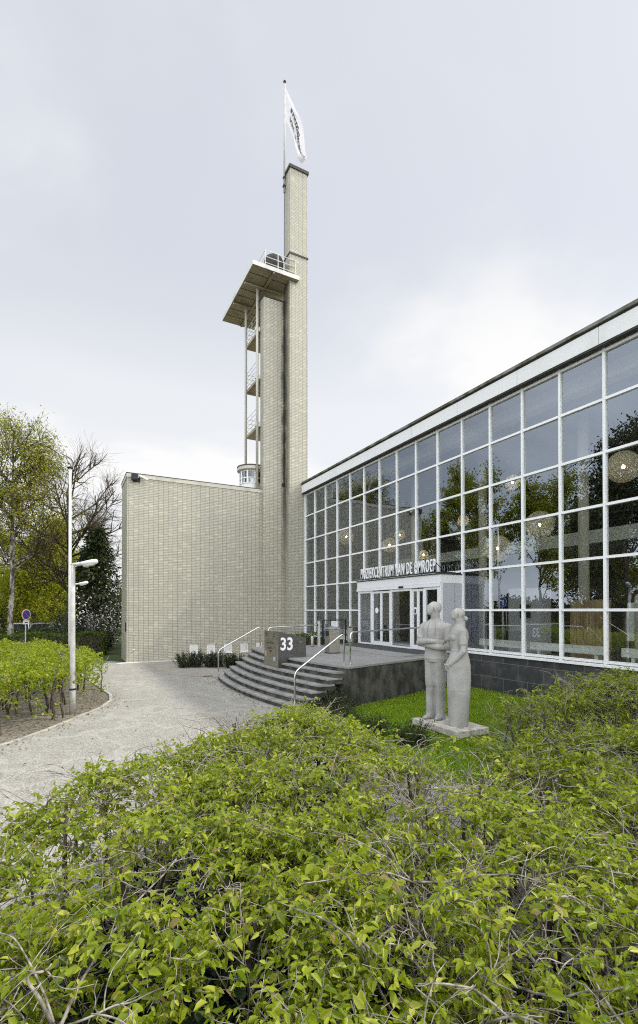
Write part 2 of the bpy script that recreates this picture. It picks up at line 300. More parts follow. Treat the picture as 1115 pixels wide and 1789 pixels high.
def mat_bark(name, a, c2, scale=18):
    b = NB(name); n = b.noise(scale, 6, scl=(1, 1, 0.4)); b.pr(b.mix(b.ramp(n, 0.35, 0.65), a, c2), 0.8, 0, b.bump(n, 0.5, 0.01), 0.25)
mat_bark('hedge_bark', (0.10, 0.085, 0.065), (0.36, 0.325, 0.28)); mat_bark('stem_bark', (0.04, 0.033, 0.024), (0.115, 0.095, 0.07)); mat_bark('tree_bark', (0.04, 0.032, 0.02), (0.12, 0.10, 0.068), 9)
mat_bark('birch_bark', (0.05, 0.045, 0.035), (0.50, 0.47, 0.40), 5)
mat_bark('twig_bark', (0.05, 0.04, 0.028), (0.10, 0.085, 0.06), 4)
plain('car_silver', (0.45, 0.46, 0.48), 0.3, metal=0.6, vary=0.05); plain('car_white', (0.7, 0.7, 0.72), 0.3, vary=0.05); plain('car_glass', (0.02, 0.022, 0.025), 0.08, vary=0.1, spec=0.6); plain('tyre', (0.015, 0.015, 0.015), 0.9)
plain('headlight', (0.7, 0.7, 0.72), 0.15, vary=0.05)

# ------------------------------------------------------------------ helpers
def tag(o, label=None, cat=None, group=None, kind=None):
    if label: o['label'] = label
    if cat: o['category'] = cat
    if group: o['group'] = group
    if kind: o['kind'] = kind
    return o
def root(name, loc, label, cat, group=None, rz=0.0):
    o = bpy.data.objects.new(name, None); COL.objects.link(o); o.location = loc; o.rotation_euler = (0, 0, rz); o.empty_display_size = 0.2
    return tag(o, label, cat, group)
def origin_of(o):
    v = Vector((0, 0, 0))
    while o is not None: v = v + o.location; o = o.parent
    return v
def link(name, me, mat, parent=None):
    o = bpy.data.objects.new(name, me); COL.objects.link(o)
    if mat: me.materials.append(MATS[mat])
    if parent is not None:
        o.parent = parent
        if parent.rotation_euler.z == 0: o.location = -origin_of(parent)
    return o
class MB:
    def __init__(s): s.v = []; s.f = []
    def add(s, v, f):
        n = len(s.v); s.v += [tuple(p) for p in v]; s.f += [tuple(i + n for i in q) for q in f]; return s
    def box(s, x0, x1, y0, y1, z0, z1):
        return s.add([(x0, y0, z0), (x1, y0, z0), (x1, y1, z0), (x0, y1, z0), (x0, y0, z1), (x1, y0, z1), (x1, y1, z1), (x0, y1, z1)],
                     [(3, 2, 1, 0), (4, 5, 6, 7), (0, 1, 5, 4), (1, 2, 6, 5), (2, 3, 7, 6), (3, 0, 4, 7)])
    def bar(s, a, b, w, h, up=(0, 0, 1)):
        a = Vector(a); b = Vector(b); d = (b - a).normalized(); u = Vector(up)
        if abs(d.dot(u)) > 0.99: u = Vector((1, 0, 0))
        x = d.cross(u).normalized() * w / 2; y = x.cross(d).normalized() * h / 2
        v = [p + i * x + j * y for p in (a, b) for i, j in ((-1, -1), (1, -1), (1, 1), (-1, 1))]
        return s.add(v, [(0, 1, 2, 3), (7, 6, 5, 4), (0, 4, 5, 1), (1, 5, 6, 2), (2, 6, 7, 3), (3, 7, 4, 0)])
    def prism(s, poly, z0, z1):
        n = len(poly); v = [(x, y, z0) for x, y in poly] + [(x, y, z1) for x, y in poly]
        area = sum(poly[i][0] * poly[(i + 1) % n][1] - poly[(i + 1) % n][0] * poly[i][1] for i in range(n))
        up = tuple(range(n, 2 * n)); dn = tuple(reversed(range(n)))
        sides = [(i, (i + 1) % n, n + (i + 1) % n, n + i) for i in range(n)]
        if area < 0: up, dn = tuple(reversed(up)), tuple(reversed(dn)); sides = [tuple(reversed(q)) for q in sides]
        return s.add(v, [up, dn] + sides)
    def tube(s, path, r, n=10, caps=True):
        P = [Vector(p) for p in path]; m = len(P); rr = r if isinstance(r, (list, tuple)) else [r] * m
        T = [(P[min(i + 1, m - 1)] - P[max(i - 1, 0)]).normalized() for i in range(m)]
        ref = Vector((0, 0, 1)) if abs(T[0].z) < 0.9 else Vector((1, 0, 0)); a = T[0].cross(ref).normalized(); v = []
        for i in range(m):
            a = (a - T[i] * a.dot(T[i])).normalized(); b = T[i].cross(a)
            v += [P[i] + rr[i] * (math.cos(t) * a + math.sin(t) * b) for t in (2 * math.pi * k / n for k in range(n))]
        f = [(i * n + k, i * n + (k + 1) % n, (i + 1) * n + (k + 1) % n, (i + 1) * n + k) for i in range(m - 1) for k in range(n)]
        if caps: f += [tuple(reversed(range(n))), tuple(range((m - 1) * n, m * n))]
        return s.add(v, f)
    def lathe(s, prof, c=(0, 0, 0), n=20, a0=0.0, a1=2 * math.pi):
        full = abs(a1 - a0 - 2 * math.pi) < 1e-6; k = n if full else n + 1; v = []
        for r, z in prof: v += [(c[0] + r * math.cos(a0 + (a1 - a0) * i / n), c[1] + r * math.sin(a0 + (a1 - a0) * i / n), c[2] + z) for i in range(k)]
        f = [(j * k + i, j * k + (i + 1) % k, (j + 1) * k + (i + 1) % k, (j + 1) * k + i) for j in range(len(prof) - 1) for i in range(n)]
        if full: f += [tuple(reversed(range(k))), tuple(range((len(prof) - 1) * k, len(prof) * k))]
        return s.add(v, f)
    def loft(s, rings, caps=True):
        n = len(rings[0]); v = [p for r in rings for p in r]
        f = [(i * n + k, i * n + (k + 1) % n, (i + 1) * n + (k + 1) % n, (i + 1) * n + k) for i in range(len(rings) - 1) for k in range(n)]
        if caps: f += [tuple(reversed(range(n))), tuple(range((len(rings) - 1) * n, len(rings) * n))]
        return s.add(v, f)
    def ell(s, c, r, rot=None, n=16, m=10):
        rings = []
        for j in range(1, m):
            t = math.pi * j / m; rings.append([Vector((r[0] * math.sin(t) * math.cos(2 * math.pi * k / n), r[1] * math.sin(t) * math.sin(2 * math.pi * k / n), -r[2] * math.cos(t))) for k in range(n)])
        rings = [[Vector((0, 0, -r[2])) + (p - Vector((0, 0, -r[2]))) * 0.02 for p in rings[0]]] + rings + [[Vector((0, 0, r[2])) + (p - Vector((0, 0, r[2]))) * 0.02 for p in rings[-1]]]
        M = rot if rot is not None else Matrix.Identity(3)
        return s.loft([[M @ p + Vector(c) for p in q] for q in rings])
    def mesh(s, name):
        me = bpy.data.meshes.new(name); me.from_pydata(s.v, [], s.f); me.update(); return me
    def build(s, name, mat, parent=None, smooth=False, bevel=0.0):
        me = s.mesh(name); o = link(name, me, mat, parent)
        if smooth: me.polygons.foreach_set('use_smooth', [True] * len(me.polygons))
        if bevel:
            bm = o.modifiers.new('bevel', 'BEVEL'); bm.width = bevel; bm.segments = 2; bm.limit_method = 'ANGLE'; bm.angle_limit = R(40)
        return o
def bend(pts, rad, k=6):
    P = [Vector(p) for p in pts]; out = [P[0]]
    for i in range(1, len(P) - 1):
        a = (P[i - 1] - P[i]); b = (P[i + 1] - P[i]); q = min(rad, a.length * 0.45, b.length * 0.45); A = P[i] + a.normalized() * q; B = P[i] + b.normalized() * q
        out += [(1 - t) ** 2 * A + 2 * t * (1 - t) * P[i] + t * t * B for t in (j / k for j in range(k + 1))]
    return out + [P[-1]]
def text_mesh(body, size, sx=1.0, bold=0.0, depth=0.0, align='LEFT', space=1.0):
    cu = bpy.data.curves.new('lettering', 'FONT'); cu.body = body; cu.size = size; cu.offset = bold; cu.extrude = depth; cu.align_x = align; cu.resolution_u = 5
    cu.space_character = space
    o = bpy.data.objects.new('lettering_source', cu); COL.objects.link(o); dg = bpy.context.evaluated_depsgraph_get()
    me = bpy.data.meshes.new_from_object(o.evaluated_get(dg)); bpy.data.objects.remove(o); me.materials.clear()
    if sx != 1.0: me.transform(Matrix.Diagonal((sx, 1, 1, 1)))
    return me
def place_text(name, me, mat, parent, loc, xdir, ydir=(0, 0, 1)):
    x = Vector(xdir).normalized(); y = Vector(ydir).normalized(); z = x.cross(y)
    M = Matrix((x, y, z)).transposed().to_4x4(); me.transform(Matrix.Translation(loc) @ M); return link(name, me, mat, parent)

# numpy meshes -------------------------------------------------------
def npmesh(name, V, quads, mat, parent=None, rnd=None, smooth=False):
    me = bpy.data.meshes.new(name); V = np.asarray(V, np.float32); quads = np.asarray(quads, np.int32); nf, k = quads.shape
    me.vertices.add(len(V)); me.vertices.foreach_set('co', V.ravel()); me.loops.add(nf * k); me.loops.foreach_set('vertex_index', quads.ravel())
    me.polygons.add(nf); me.polygons.foreach_set('loop_start', np.arange(0, nf * k, k, dtype=np.int32))
    if smooth: me.polygons.foreach_set('use_smooth', np.ones(nf, bool))
    me.update(calc_edges=True)
    if rnd is not None:
        at = me.attributes.new('rnd', 'FLOAT', 'FACE'); at.data.foreach_set('value', np.asarray(rnd, np.float32))
    return link(name, me, mat, parent)
def unit(a): return a / np.maximum(np.linalg.norm(a, axis=-1, keepdims=True), 1e-9)
def tubes(paths, r0, r1, sides=4):
    n, m, _ = paths.shape; T = np.empty_like(paths); T[:, 1:-1] = paths[:, 2:] - paths[:, :-2]; T[:, 0] = paths[:, 1] - paths[:, 0]; T[:, -1] = paths[:, -1] - paths[:, -2]
    T = unit(T); ref = np.where(np.abs(T[:, :1, 2:3]) < 0.8, np.array([0, 0, 1.]), np.array([1., 0, 0])); A = unit(np.cross(T, np.broadcast_to(ref, T.shape))); B = np.cross(T, A)
    t = np.linspace(0, 1, m)[None, :]; r = (r0[:, None] * (1 - t) + r1[:, None] * t)[:, :, None, None]; ang = np.arange(sides) * 2 * np.pi / sides
    V = paths[:, :, None, :] + r * (np.cos(ang)[None, None, :, None] * A[:, :, None, :] + np.sin(ang)[None, None, :, None] * B[:, :, None, :])
    idx = np.arange(n * m * sides).reshape(n, m, sides); nx = np.roll(idx, -1, 2)
    Q = np.stack([idx[:, :-1], nx[:, :-1], nx[:, 1:], idx[:, 1:]], -1).reshape(-1, 4); return V.reshape(-1, 3), Q
def join(parts):
    V = []; Q = []; o = 0
    for v, q in parts: V.append(v); Q.append(q + o); o += len(v)
    return np.concatenate(V), np.concatenate(Q)
def grow(par, n, rng, t=(0.2, 1.0), ang=(35, 70), length=(0.5, 1.0), m=6, wig=0.25, trop=0.0, lens=None, taper=True):
    """n child paths springing from parent paths (k,m,3)"""
    k, pm, _ = par.shape; i = rng.integers(0, k, n); tt = rng.uniform(t[0], t[1], n) * (pm - 1); a = np.minimum(tt.astype(int), pm - 2); fr = (tt - a)[:, None]
    p0 = par[i, a] * (1 - fr) + par[i, a + 1] * fr; tan = unit(par[i, a + 1] - par[i, a]); rv = unit(rng.normal(size=(n, 3))); perp = unit(np.cross(tan, rv))
    th = np.radians(rng.uniform(ang[0], ang[1], n))[:, None]; d = tan * np.cos(th) + perp * np.sin(th); Ls = rng.uniform(length[0], length[1], n)
    if taper: Ls = Ls * (1.15 - 0.6 * (tt / (pm - 1)))
    P = np.empty((n, m, 3)); P[:, 0] = p0; st = (Ls / (m - 1))[:, None]
    for j in range(1, m):
        d = unit(d + wig * rng.normal(size=(n, 3)) + np.array([0, 0, trop])); P[:, j] = P[:, j - 1] + d * st
    return P
def smooth_paths(p, k=3):
    n, m, _ = p.shape; e = np.concatenate([2 * p[:, :1] - p[:, 1:2], p, 2 * p[:, -1:] - p[:, -2:-1]], 1); out = []
    for i in range(m - 1):
        a, b_, c, d = e[:, i], e[:, i + 1], e[:, i + 2], e[:, i + 3]
        for f in np.arange(k) / k: out.append(0.5 * (2 * b_ + (c - a) * f + (2 * a - 5 * b_ + 4 * c - d) * f * f + (3 * b_ - a - 3 * c + d) * f ** 3))
    out.append(p[:, -1]); return np.stack(out, 1)
def leaves(P, D, L, Wd, rng, fold=0.25, nrm=None):
    n = len(P); D = unit(D); up = rng.normal(size=(n, 3)) * 0.8 + np.array([0, 0, 1.0]) if nrm is None else nrm
    S = unit(np.cross(D, up)); N = np.cross(S, D); L = L[:, None]; Wd = Wd[:, None]
    b = P; tip = P + D * L - N * L * 0.12; l1 = P + D * L * 0.3 + S * Wd * 0.5 + N * Wd * fold; r1 = P + D * L * 0.3 - S * Wd * 0.5 + N * Wd * fold
    l2 = P + D * L * 0.68 + S * Wd * 0.36 + N * Wd * fold * 0.6; r2 = P + D * L * 0.68 - S * Wd * 0.36 + N * Wd * fold * 0.6
    V = np.stack([b, l1, l2, tip, r2, r1], 1).reshape(-1, 3); o = (np.arange(n) * 6)[:, None]
    Q = np.concatenate([o + np.array([[0, 3, 2, 1]]), o + np.array([[0, 5, 4, 3]])], 1).reshape(-1, 4); return V, Q
def rnd_faces(n, rng, base=None):
    r = rng.random(n) if base is None else np.clip(base + rng.normal(size=n) * 0.18, 0, 1); return np.repeat(r, 2)
def along(paths, per, rng, t0=0.15):
    n, m, _ = paths.shape; t = (t0 + (1 - t0) * (np.arange(per) + rng.random((n, per))) / per) * (m - 1); a = np.minimum(t.astype(int), m - 2); fr = (t - a)[..., None]; i = np.arange(n)[:, None]
    p = paths[i, a] * (1 - fr) + paths[i, a + 1] * fr; tan = unit(paths[i, a + 1] - paths[i, a]); return p.reshape(-1, 3), tan.reshape(-1, 3)
def inpoly(pts, poly):
    x, y = pts[:, 0], pts[:, 1]; c = np.zeros(len(pts), bool); j = len(poly) - 1
    for i in range(len(poly)):
        xi, yi = poly[i]; xj, yj = poly[j]
        c ^= ((yi > y) != (yj > y)) & (x < (xj - xi) * (y - yi) / (yj - yi + 1e-12) + xi); j = i
    return c
def edgedist(pts, poly):
    d = np.full(len(pts), 1e9); Pn = np.array(poly, float)
    for i in range(len(Pn)):
        a = Pn[i]; bb = Pn[(i + 1) % len(Pn)]; ab = bb - a; t = np.clip(((pts[:, :2] - a) @ ab) / (ab @ ab), 0, 1); q = a + t[:, None] * ab; d = np.minimum(d, np.linalg.norm(pts[:, :2] - q, axis=1))
    return d
def sample(poly, n, rng):
    P = np.array(poly); lo, hi = P.min(0), P.max(0); out = np.empty((0, 2))
    while len(out) < n: q = rng.uniform(lo, hi, (n * 2, 2)); out = np.concatenate([out, q[inpoly(q, poly)]])
    return out[:n]

# ------------------------------------------------------------------ ground
def sheet(name, poly, z, mat, th=None):
    if th: o = MB().prism(poly, z, z + th).build(name, mat)
    else: o = MB().add([(x, y, z) for x, y in poly], [tuple(range(len(poly)))]).build(name, mat)
    return tag(o, kind='structure')
sheet('ground', [(-500, -300), (600, -300), (600, 900), (-500, 900)], 0.0, 'field_green')
sheet('plaza', [(-40, -6), (11.6, -6), (11.6, 25.05), (2.55, 25.05), (1.9, 26.2), (-40, 27.5)], 0.008, 'gravel_paving')
sheet('paving', [(3.2, 20.2), (4.3, 18.6), (5.0, 17.9), (6.4, 18.6), (6.6, 20.6), (4.4, 21.2), (4.3, 24.6), (2.6, 24.6)], 0.013, 'brick_pavers')
sheet('gravel_strip', [(2.0, 24.55), (9.6, 24.55), (9.6, 25.08), (2.3, 25.08)], 0.017, 'white_gravel')
KERB = [(-7.0, 8.6), (-3.2, 9.3), (-1.9, 9.9), (-0.89, 10.9), (-0.38, 11.65), (0.17, 12.6), (0.78, 13.65), (1.08, 14.59), (1.14, 15.6), (1.02, 16.6), (0.85, 18.0), (0.6, 20.0), (0.2, 23.0), (-1.5, 26.0), (-20, 26.4), (-20, 8.6)]
sheet('soil_bed', KERB, 0.013, 'soil')
kb = MB()
for i in range(1, 12):
    a = Vector((*KERB[i], 0)); c = Vector((*KERB[i + 1], 0)); nseg = max(1, int((c - a).length / 0.5))
    for j in range(nseg):
        p = a.lerp(c, (j + 0.02) / nseg); q = a.lerp(c, (j + 0.98) / nseg); kb.bar((p.x, p.y, 0.02), (q.x, q.y, 0.02), 0.09, 0.06)
tag(kb.build('kerb_strip', 'kerb_stone', bevel=0.008), kind='structure')
LAWN = [(4.9, 11.0), (5.9, 10.6), (6.4, 10.6), (11.72, 12.3), (11.72, 4.9), (8.0, 4.9), (6.6, 4.75), (5.4, 4.9), (4.9, 5.6), (4.7, 7.4), (4.6, 9.6)]
sheet('lawn', LAWN, 0.02, 'lawn_green')
FRONT = [(-2.4, 1.3), (-1.7, 3.0), (-0.6, 4.15), (0.3, 4.72), (1.1, 5.3), (2.0, 6.15), (2.7, 6.3), (3.45, 6.4), (3.5, 5.4), (3.35, 4.4), (3.3, 3.6), (3.3, 2.7), (3.7, 2.0), (4.6, 1.2), (4.6, -0.6), (0.6, 0.2), (-1.6, 0.2)]
sheet('hedge_bed', [(-2.0, 1.0), (-1.3, 3.0), (-0.4, 3.9), (0.4, 4.4), (1.2, 5.0), (2.1, 5.9), (3.2, 6.1), (5.0, 8.9), (5.6, 7.9), (6.2, 5.6), (5.6, 5.4), (3.5, 5.6), (3.1, 4.2), (2.7, 3.0), (3.3, 1.6), (4.2, 0.2), (0.0, -1.0)], 0.013, 'soil')
# grass blades on the lawn: nobody could count them
g = np.random.default_rng(5); n = 42000; xy = sample(LAWN, n, g); P = np.c_[xy, np.full(n, 0.015)]
D = g.normal(size=(n, 3)) * 0.45 + np.array([0, 0, 1]); Lg = g.uniform(0.04, 0.085, n); S = unit(np.cross(D, g.normal(size=(n, 3)))) * 0.007
D = unit(D) * Lg[:, None]; V = np.stack([P - S, P + S, P + D + S * 0.15, P + D - S * 0.15], 1).reshape(-1, 3)
tag(npmesh('grass', V, np.arange(4 * n).reshape(-1, 4), 'grass_blade', rnd=g.random(n)), 'short mown green grass on the lawn around the stone statue', 'grass', kind='stuff')

# ------------------------------------------------------------------ glass hall
XF = 11.74; MOD = 1.206; YE = 24.05; NB_BAYS = 25; ROWS = [1.27, 2.555, 3.86, 5.16, 6.46, 7.78, 8.985]
YN = YE - MOD * NB_BAYS
hall = root('glass_hall', (XF, 15, 0), 'long glass fronted hall with white window grid, dark stone plinth and pale flat roof edge', 'building')
MB().box(XF + 0.0, XF + 0.5, YN, YE, 0, 1.14).build('plinth_wall', 'dark_slabs', hall)
MB().box(XF - 0.05, XF + 0.42, YN, YE, 1.143, 1.215).build('sill', 'white_frame', hall, bevel=0.006)
fa = MB(); y = YE
while y > YN + 0.1: fa.box(XF - 0.22, XF + 0.1, max(YN, y - 2.412) + 0.006, y - 0.006, 9.09, 9.52); y -= 2.412
fa.build('fascia', 'fascia_paint', hall)
MB().box(XF - 0.20, 28, YN, YE, 9.523, 9.58).build('roof', 'dark_trim', hall)
MB().box(XF - 0.27, XF + 0.35, YN, YE, 9.583, 9.665).build('coping', 'mossy_coping', hall)
MB().box(XF - 0.2, XF - 0.02, YN, YE, 9.045, 9.088).build('gutter_trim', 'dark_trim', hall)
PANE_RNG = random.Random(3)
for i in range(NB_BAYS):
    y1 = YE - MOD * i; y0 = y1 - MOD; porch = (y1 < 17.2 and y0 > 11.8)
    r0 = 2 if porch else 0; f = MB(); zb = ROWS[r0] if porch else 1.217
    f.box(XF - 0.03, XF + 0.09, y1 - 0.032, y1 + 0.032, zb, 9.042)
    if i == NB_BAYS - 1: f.box(XF - 0.03, XF + 0.09, y0 - 0.032, y0 + 0.032, zb, 9.042)
    if i == 0: f.box(XF - 0.05, XF + 0.09, y1 - 0.09, y1 - 0.034, zb, 9.042)
    for k, z in enumerate(ROWS):
        if k < r0: continue
        f.box(XF - 0.022, XF + 0.08, y0 + 0.034, y1 - 0.034 - (0.06 if i == 0 else 0), z - 0.026, z + 0.026)
        f.box(XF - 0.014, XF + 0.06, y0 + 0.034, y1 - 0.034 - (0.06 if i == 0 else 0), z + 0.030, z + 0.042)
    win = f.build('window', 'white_frame', hall)
    p = MB()
    for k in range(r0, 6):
        a = PANE_RNG.gauss(0, 0.004); c = PANE_RNG.gauss(0, 0.004); z0, z1 = ROWS[k] + 0.02, ROWS[k + 1] - 0.02; h = (z1 - z0) / 2; q = (y1 - y0) / 2
        p.add([(XF + 0.03 + su * a * q + sv * c * h, (y0 + y1) / 2 + su * q, (z0 + z1) / 2 + sv * h) for su, sv in ((-1, -1), (1, -1), (1, 1), (-1, 1))], [(3, 2, 1, 0)])
    p.build('pane', 'glass', win)
MB().box(XF + 0.1, 27.8, YE - 0.3, YE - 0.02, 0, 9.5).build('end_wall', 'inner_wall', hall)
MB().box(XF + 0.5, 27.8, YN, YE - 0.31, 0.9, 1.13).build('floor', 'inner_floor', hall)
MB().box(27.5, 27.8, YN, YE - 0.31, 1.13, 9.3).build('back_wall', 'inner_wall', hall)
MB().box(XF + 0.12, 27.49, YN, YE - 0.31, 9.1, 9.3).build('ceiling', 'inner_wall', hall)
MB().box(XF + 0.9, XF + 1.3, YN, YE - 0.31, 8.7, 9.09).build('ceiling_beam', 'inner_white', hall)
mez = MB().box(17.6, 27.4, YN, YE - 0.4, 5.1, 5.6).build('mezzanine', 'radiator_paint', hall)
rl = MB()
for k in range(3): rl.bar((17.65, YN + 0.2, 5.85 + 0.3 * k), (17.65, YE - 0.5, 5.85 + 0.3 * k), 0.04, 0.04)
yy = YN + 0.3
while yy < YE - 0.5: rl.bar((17.65, yy, 5.55), (17.65, yy, 6.5), 0.035, 0.035); yy += 1.2
rl.build('railing', 'inner_dark', mez)
sh = MB()
for k in range(9):
    ys = YN + 2 + k * 3.1; sh.box(25.5, 27.3, ys, ys + 2.2, 5.56, 7.8)
sh.build('gallery_door', 'inner_dark', mez)
for yy in (-3.0, 1.2, 5.4, 9.6, 13.8, 18.0, 22.2):
    MB().lathe([(0.16, 1.13), (0.16, 9.09)], (14.6, yy, 0), 18).build('column', 'column_paint', hall, smooth=True)
st = MB()
for k in range(13): st.bar((16.2 + 0.2 * k, 14.2, 1.4 + 0.28 * k), (16.2 + 0.2 * k, 15.8, 1.4 + 0.28 * k), 0.28, 0.07)
st.bar((16.0, 14.1, 1.2), (18.8, 14.1, 5.2), 0.08, 0.28); st.bar((16.0, 15.9, 1.2), (18.8, 15.9, 5.2), 0.08, 0.28)
st.build('staircase', 'inner_dark', hall)

# things inside the hall
GLOBES = [((14.8, 13.25, 4.97), 0.51), ((15.4, 11.82, 5.71), 0.51), ((15.6, 21.4, 6.13), 0.41), ((17.0, 22.33, 6.92), 0.31), ((13.8, 23.0, 6.68), 0.44), ((17.0, 20.24, 5.56), 0.25), ((17.0, 17.29, 6.91), 0.28), ((14.4, 8.24, 6.76), 0.46), ((16.8, 14.21, 8.02), 0.32)]
GLAB = ['large woven globe pendant lamp hanging right of the porch above the mirrored arrow sign', 'large woven globe pendant lamp beside a round column, in front of the mezzanine band',
        'pale globe pendant lamp above the entrance letters with a smaller one behind its shoulder', 'smaller globe pendant lamp overlapping its larger neighbour from behind above the entrance', 'globe pendant lamp hanging alone in front of the mirrored brick wall', 'small globe pendant lamp with bright bulb just above the last word of the entrance letters',
        'distant globe pendant lamp among mirrored branches above the porch end', 'globe pendant lamp in front of the mirrored dark tree beside the last mullion', 'high globe pendant lamp with bright bulb among mirrored tree tops']
for k, ((x, y, z), rr) in enumerate(GLOBES):
    t = root('pendant_lamp', (x, y, z), GLAB[k], 'pendant lamp', 'woven globe pendant lamps in the hall')
    MB().ell((x, y, z), (rr, rr, rr), n=24, m=14).build('globe_shade', 'lamp_paper', t, smooth=True)
    MB().tube([(x, y, z + rr), (x, y, 9.09)], 0.008, 5).build('cord', 'inner_dark', t)
    MB().ell((x, y, z), (0.05, 0.05, 0.06), n=10, m=6).build('bulb', 'lit_bulb', t, smooth=True)
RAD = [(12.1, 11.6, 9.75), (12.1, 9.65, 7.4), (12.1, 7.0, 4.9), (12.1, 22.9, 20.6), (12.1, 20.4, 18.2)]
RLAB = ['long pale radiator low behind the glass just right of the porch', 'long pale radiator low behind the glass in front of the wooden board', 'pale radiator low behind the glass in front of the white display panel', 'pale radiator behind the lowest panes beside the brick tower', 'pale radiator behind the lowest panes left of the porch']
for k, (x, ya, yb) in enumerate(RAD):
    t = root('radiator', (x, (ya + yb) / 2, 1.13), RLAB[k], 'radiator', 'low radiators along the glass front')
    m_ = MB()
    m_.box(x, x + 0.12, yb, ya, 1.40, 1.62); m_.build('panel', 'radiator_paint', t, bevel=0.01)
    for q in (0.12, 0.88): MB().box(x + 0.03, x + 0.09, yb + (ya - yb) * q - 0.03, yb + (ya - yb) * q + 0.03, 1.13, 1.40).build('leg', 'radiator_paint', t)
t = root('wooden_board', (13.4, 8.6, 1.13), 'tall wooden board standing inside the hall behind the glass', 'board')
wb = MB()
for k in range(6): wb.box(13.4, 13.46, 8.05 + k * 0.2, 8.245 + k * 0.2, 1.13, 2.85)
wb.build('board', 'wood_panel', t); MB().bar((13.5, 8.6, 1.16), (14.0, 8.6, 1.16), 0.08, 0.06).build('foot', 'inner_dark', t)
t = root('display_panel', (13.0, 7.1, 1.13), 'white display panel on a round post inside the hall', 'display panel')
MB().box(13.0, 13.04, 6.88, 7.36, 1.75, 2.75).build('panel', 'radiator_paint', t, bevel=0.01); MB().tube(bend([(12.95, 7.1, 1.13), (12.95, 7.1, 2.9), (13.08, 7.1, 2.95)], 0.06), 0.045, 10).build('post', 'lamp_paint', t, smooth=True)
t = root('microphone_stand', (13.2, 7.75, 1.13), 'thin black microphone stand behind the glass beside the wooden board', 'stand')
MB().tube([(13.2, 7.75, 1.13), (13.2, 7.75, 2.15)], 0.015, 6).build('pole', 'black_paint', t); MB().tube([(13.2, 8.2, 2.35), (13.2, 7.2, 1.75)], 0.015, 6).build('boom', 'stainless', t)
fm = MB()
for k in range(3): fm.tube([(13.2, 7.75, 1.5), (13.2 + 0.3 * math.cos(2.1 * k), 7.75 + 0.3 * math.sin(2.1 * k), 1.14)], 0.012, 5)
fm.build('tripod', 'black_paint', t)
t = root('wall_cabinet', (13.6, 11.2, 1.13), 'grey equipment cabinet inside the hall just right of the porch', 'cabinet')
MB().box(13.6, 14.1, 10.4, 11.7, 1.13, 3.3).build('body', 'porch_panel', t); MB().box(13.56, 13.597, 10.8, 11.2, 2.3, 2.75).build('control_box', 'black_paint', t)

# ------------------------------------------------------------------ entrance porch
XP = 10.787; Y0P, Y1P = 11.99, 17.06; ZP = 1.2
porch = root('entrance_porch', (11.2, 14.5, ZP), 'white entrance porch with glass sliding doors in front of the glass hall', 'porch')
roofp = MB().box(XP - 0.02, XF - 0.03, Y0P, Y1P, 3.45, 3.74).build('fascia_box', 'porch_paint', porch, bevel=0.01)
MB().box(XP - 0.06, XF - 0.03, Y0P - 0.03, Y1P + 0.03, 3.743, 3.775).build('roof_edge', 'dark_trim', porch)
MB().box(XP - 0.045, XP - 0.022, Y0P, Y1P, 3.34, 3.447).build('door_rail', 'porch_paint', porch)
MB().box(XP + 0.02, XF - 0.035, Y0P, Y0P + 0.06, 1.15, 3.447).build('side_panel', 'porch_panel', porch)
MB().box(XP + 0.60, XP + 0.615, Y0P - 0.006, Y0P - 0.001, 1.15, 3.447).build('panel_joint', 'groove', porch)
MB().box(XP + 0.02, XF - 0.035, Y1P - 0.06, Y1P, 1.15, 3.447).build('side_panel', 'porch_panel', porch)
MB().box(XP, XF, Y0P + 0.07, Y1P - 0.07, 1.0, 1.17).build('floor', 'terrace_paving', porch)
MB().box(XP - 0.012, XP + 0.09, Y0P - 0.002, Y0P + 0.16, 1.15, 3.446).build('post', 'porch_paint', porch, bevel=0.006)
for ya in (Y1P - 0.12, 16.02, 14.72, 13.52, 12.78): 
    MB().box(XP - 0.01, XP + 0.08, ya - 0.055, ya + 0.055, 1.19, 3.338).build('post', 'porch_paint', porch, bevel=0.006)
MB().box(XP - 0.006, XP + 0.07, Y0P + 0.165, Y1P, 1.15, 1.187).build('threshold', 'stainless', porch)
for ya, yb in ((16.94 - 0.05, 16.08), (14.665, 13.575), (12.725, 12.155)):
    fr = MB().box(XP + 0.0, XP + 0.05, yb, ya, 3.25, 3.336).box(XP + 0.0, XP + 0.05, yb, ya, 1.19, 1.25).build('glazing_frame', 'porch_paint', porch)
    MB().add([(XP + 0.025, yb, 1.25), (XP + 0.025, ya, 1.25), (XP + 0.025, ya, 3.25), (XP + 0.025, yb, 3.25)], [(0, 1, 2, 3)]).build('pane', 'clear_glass', fr)
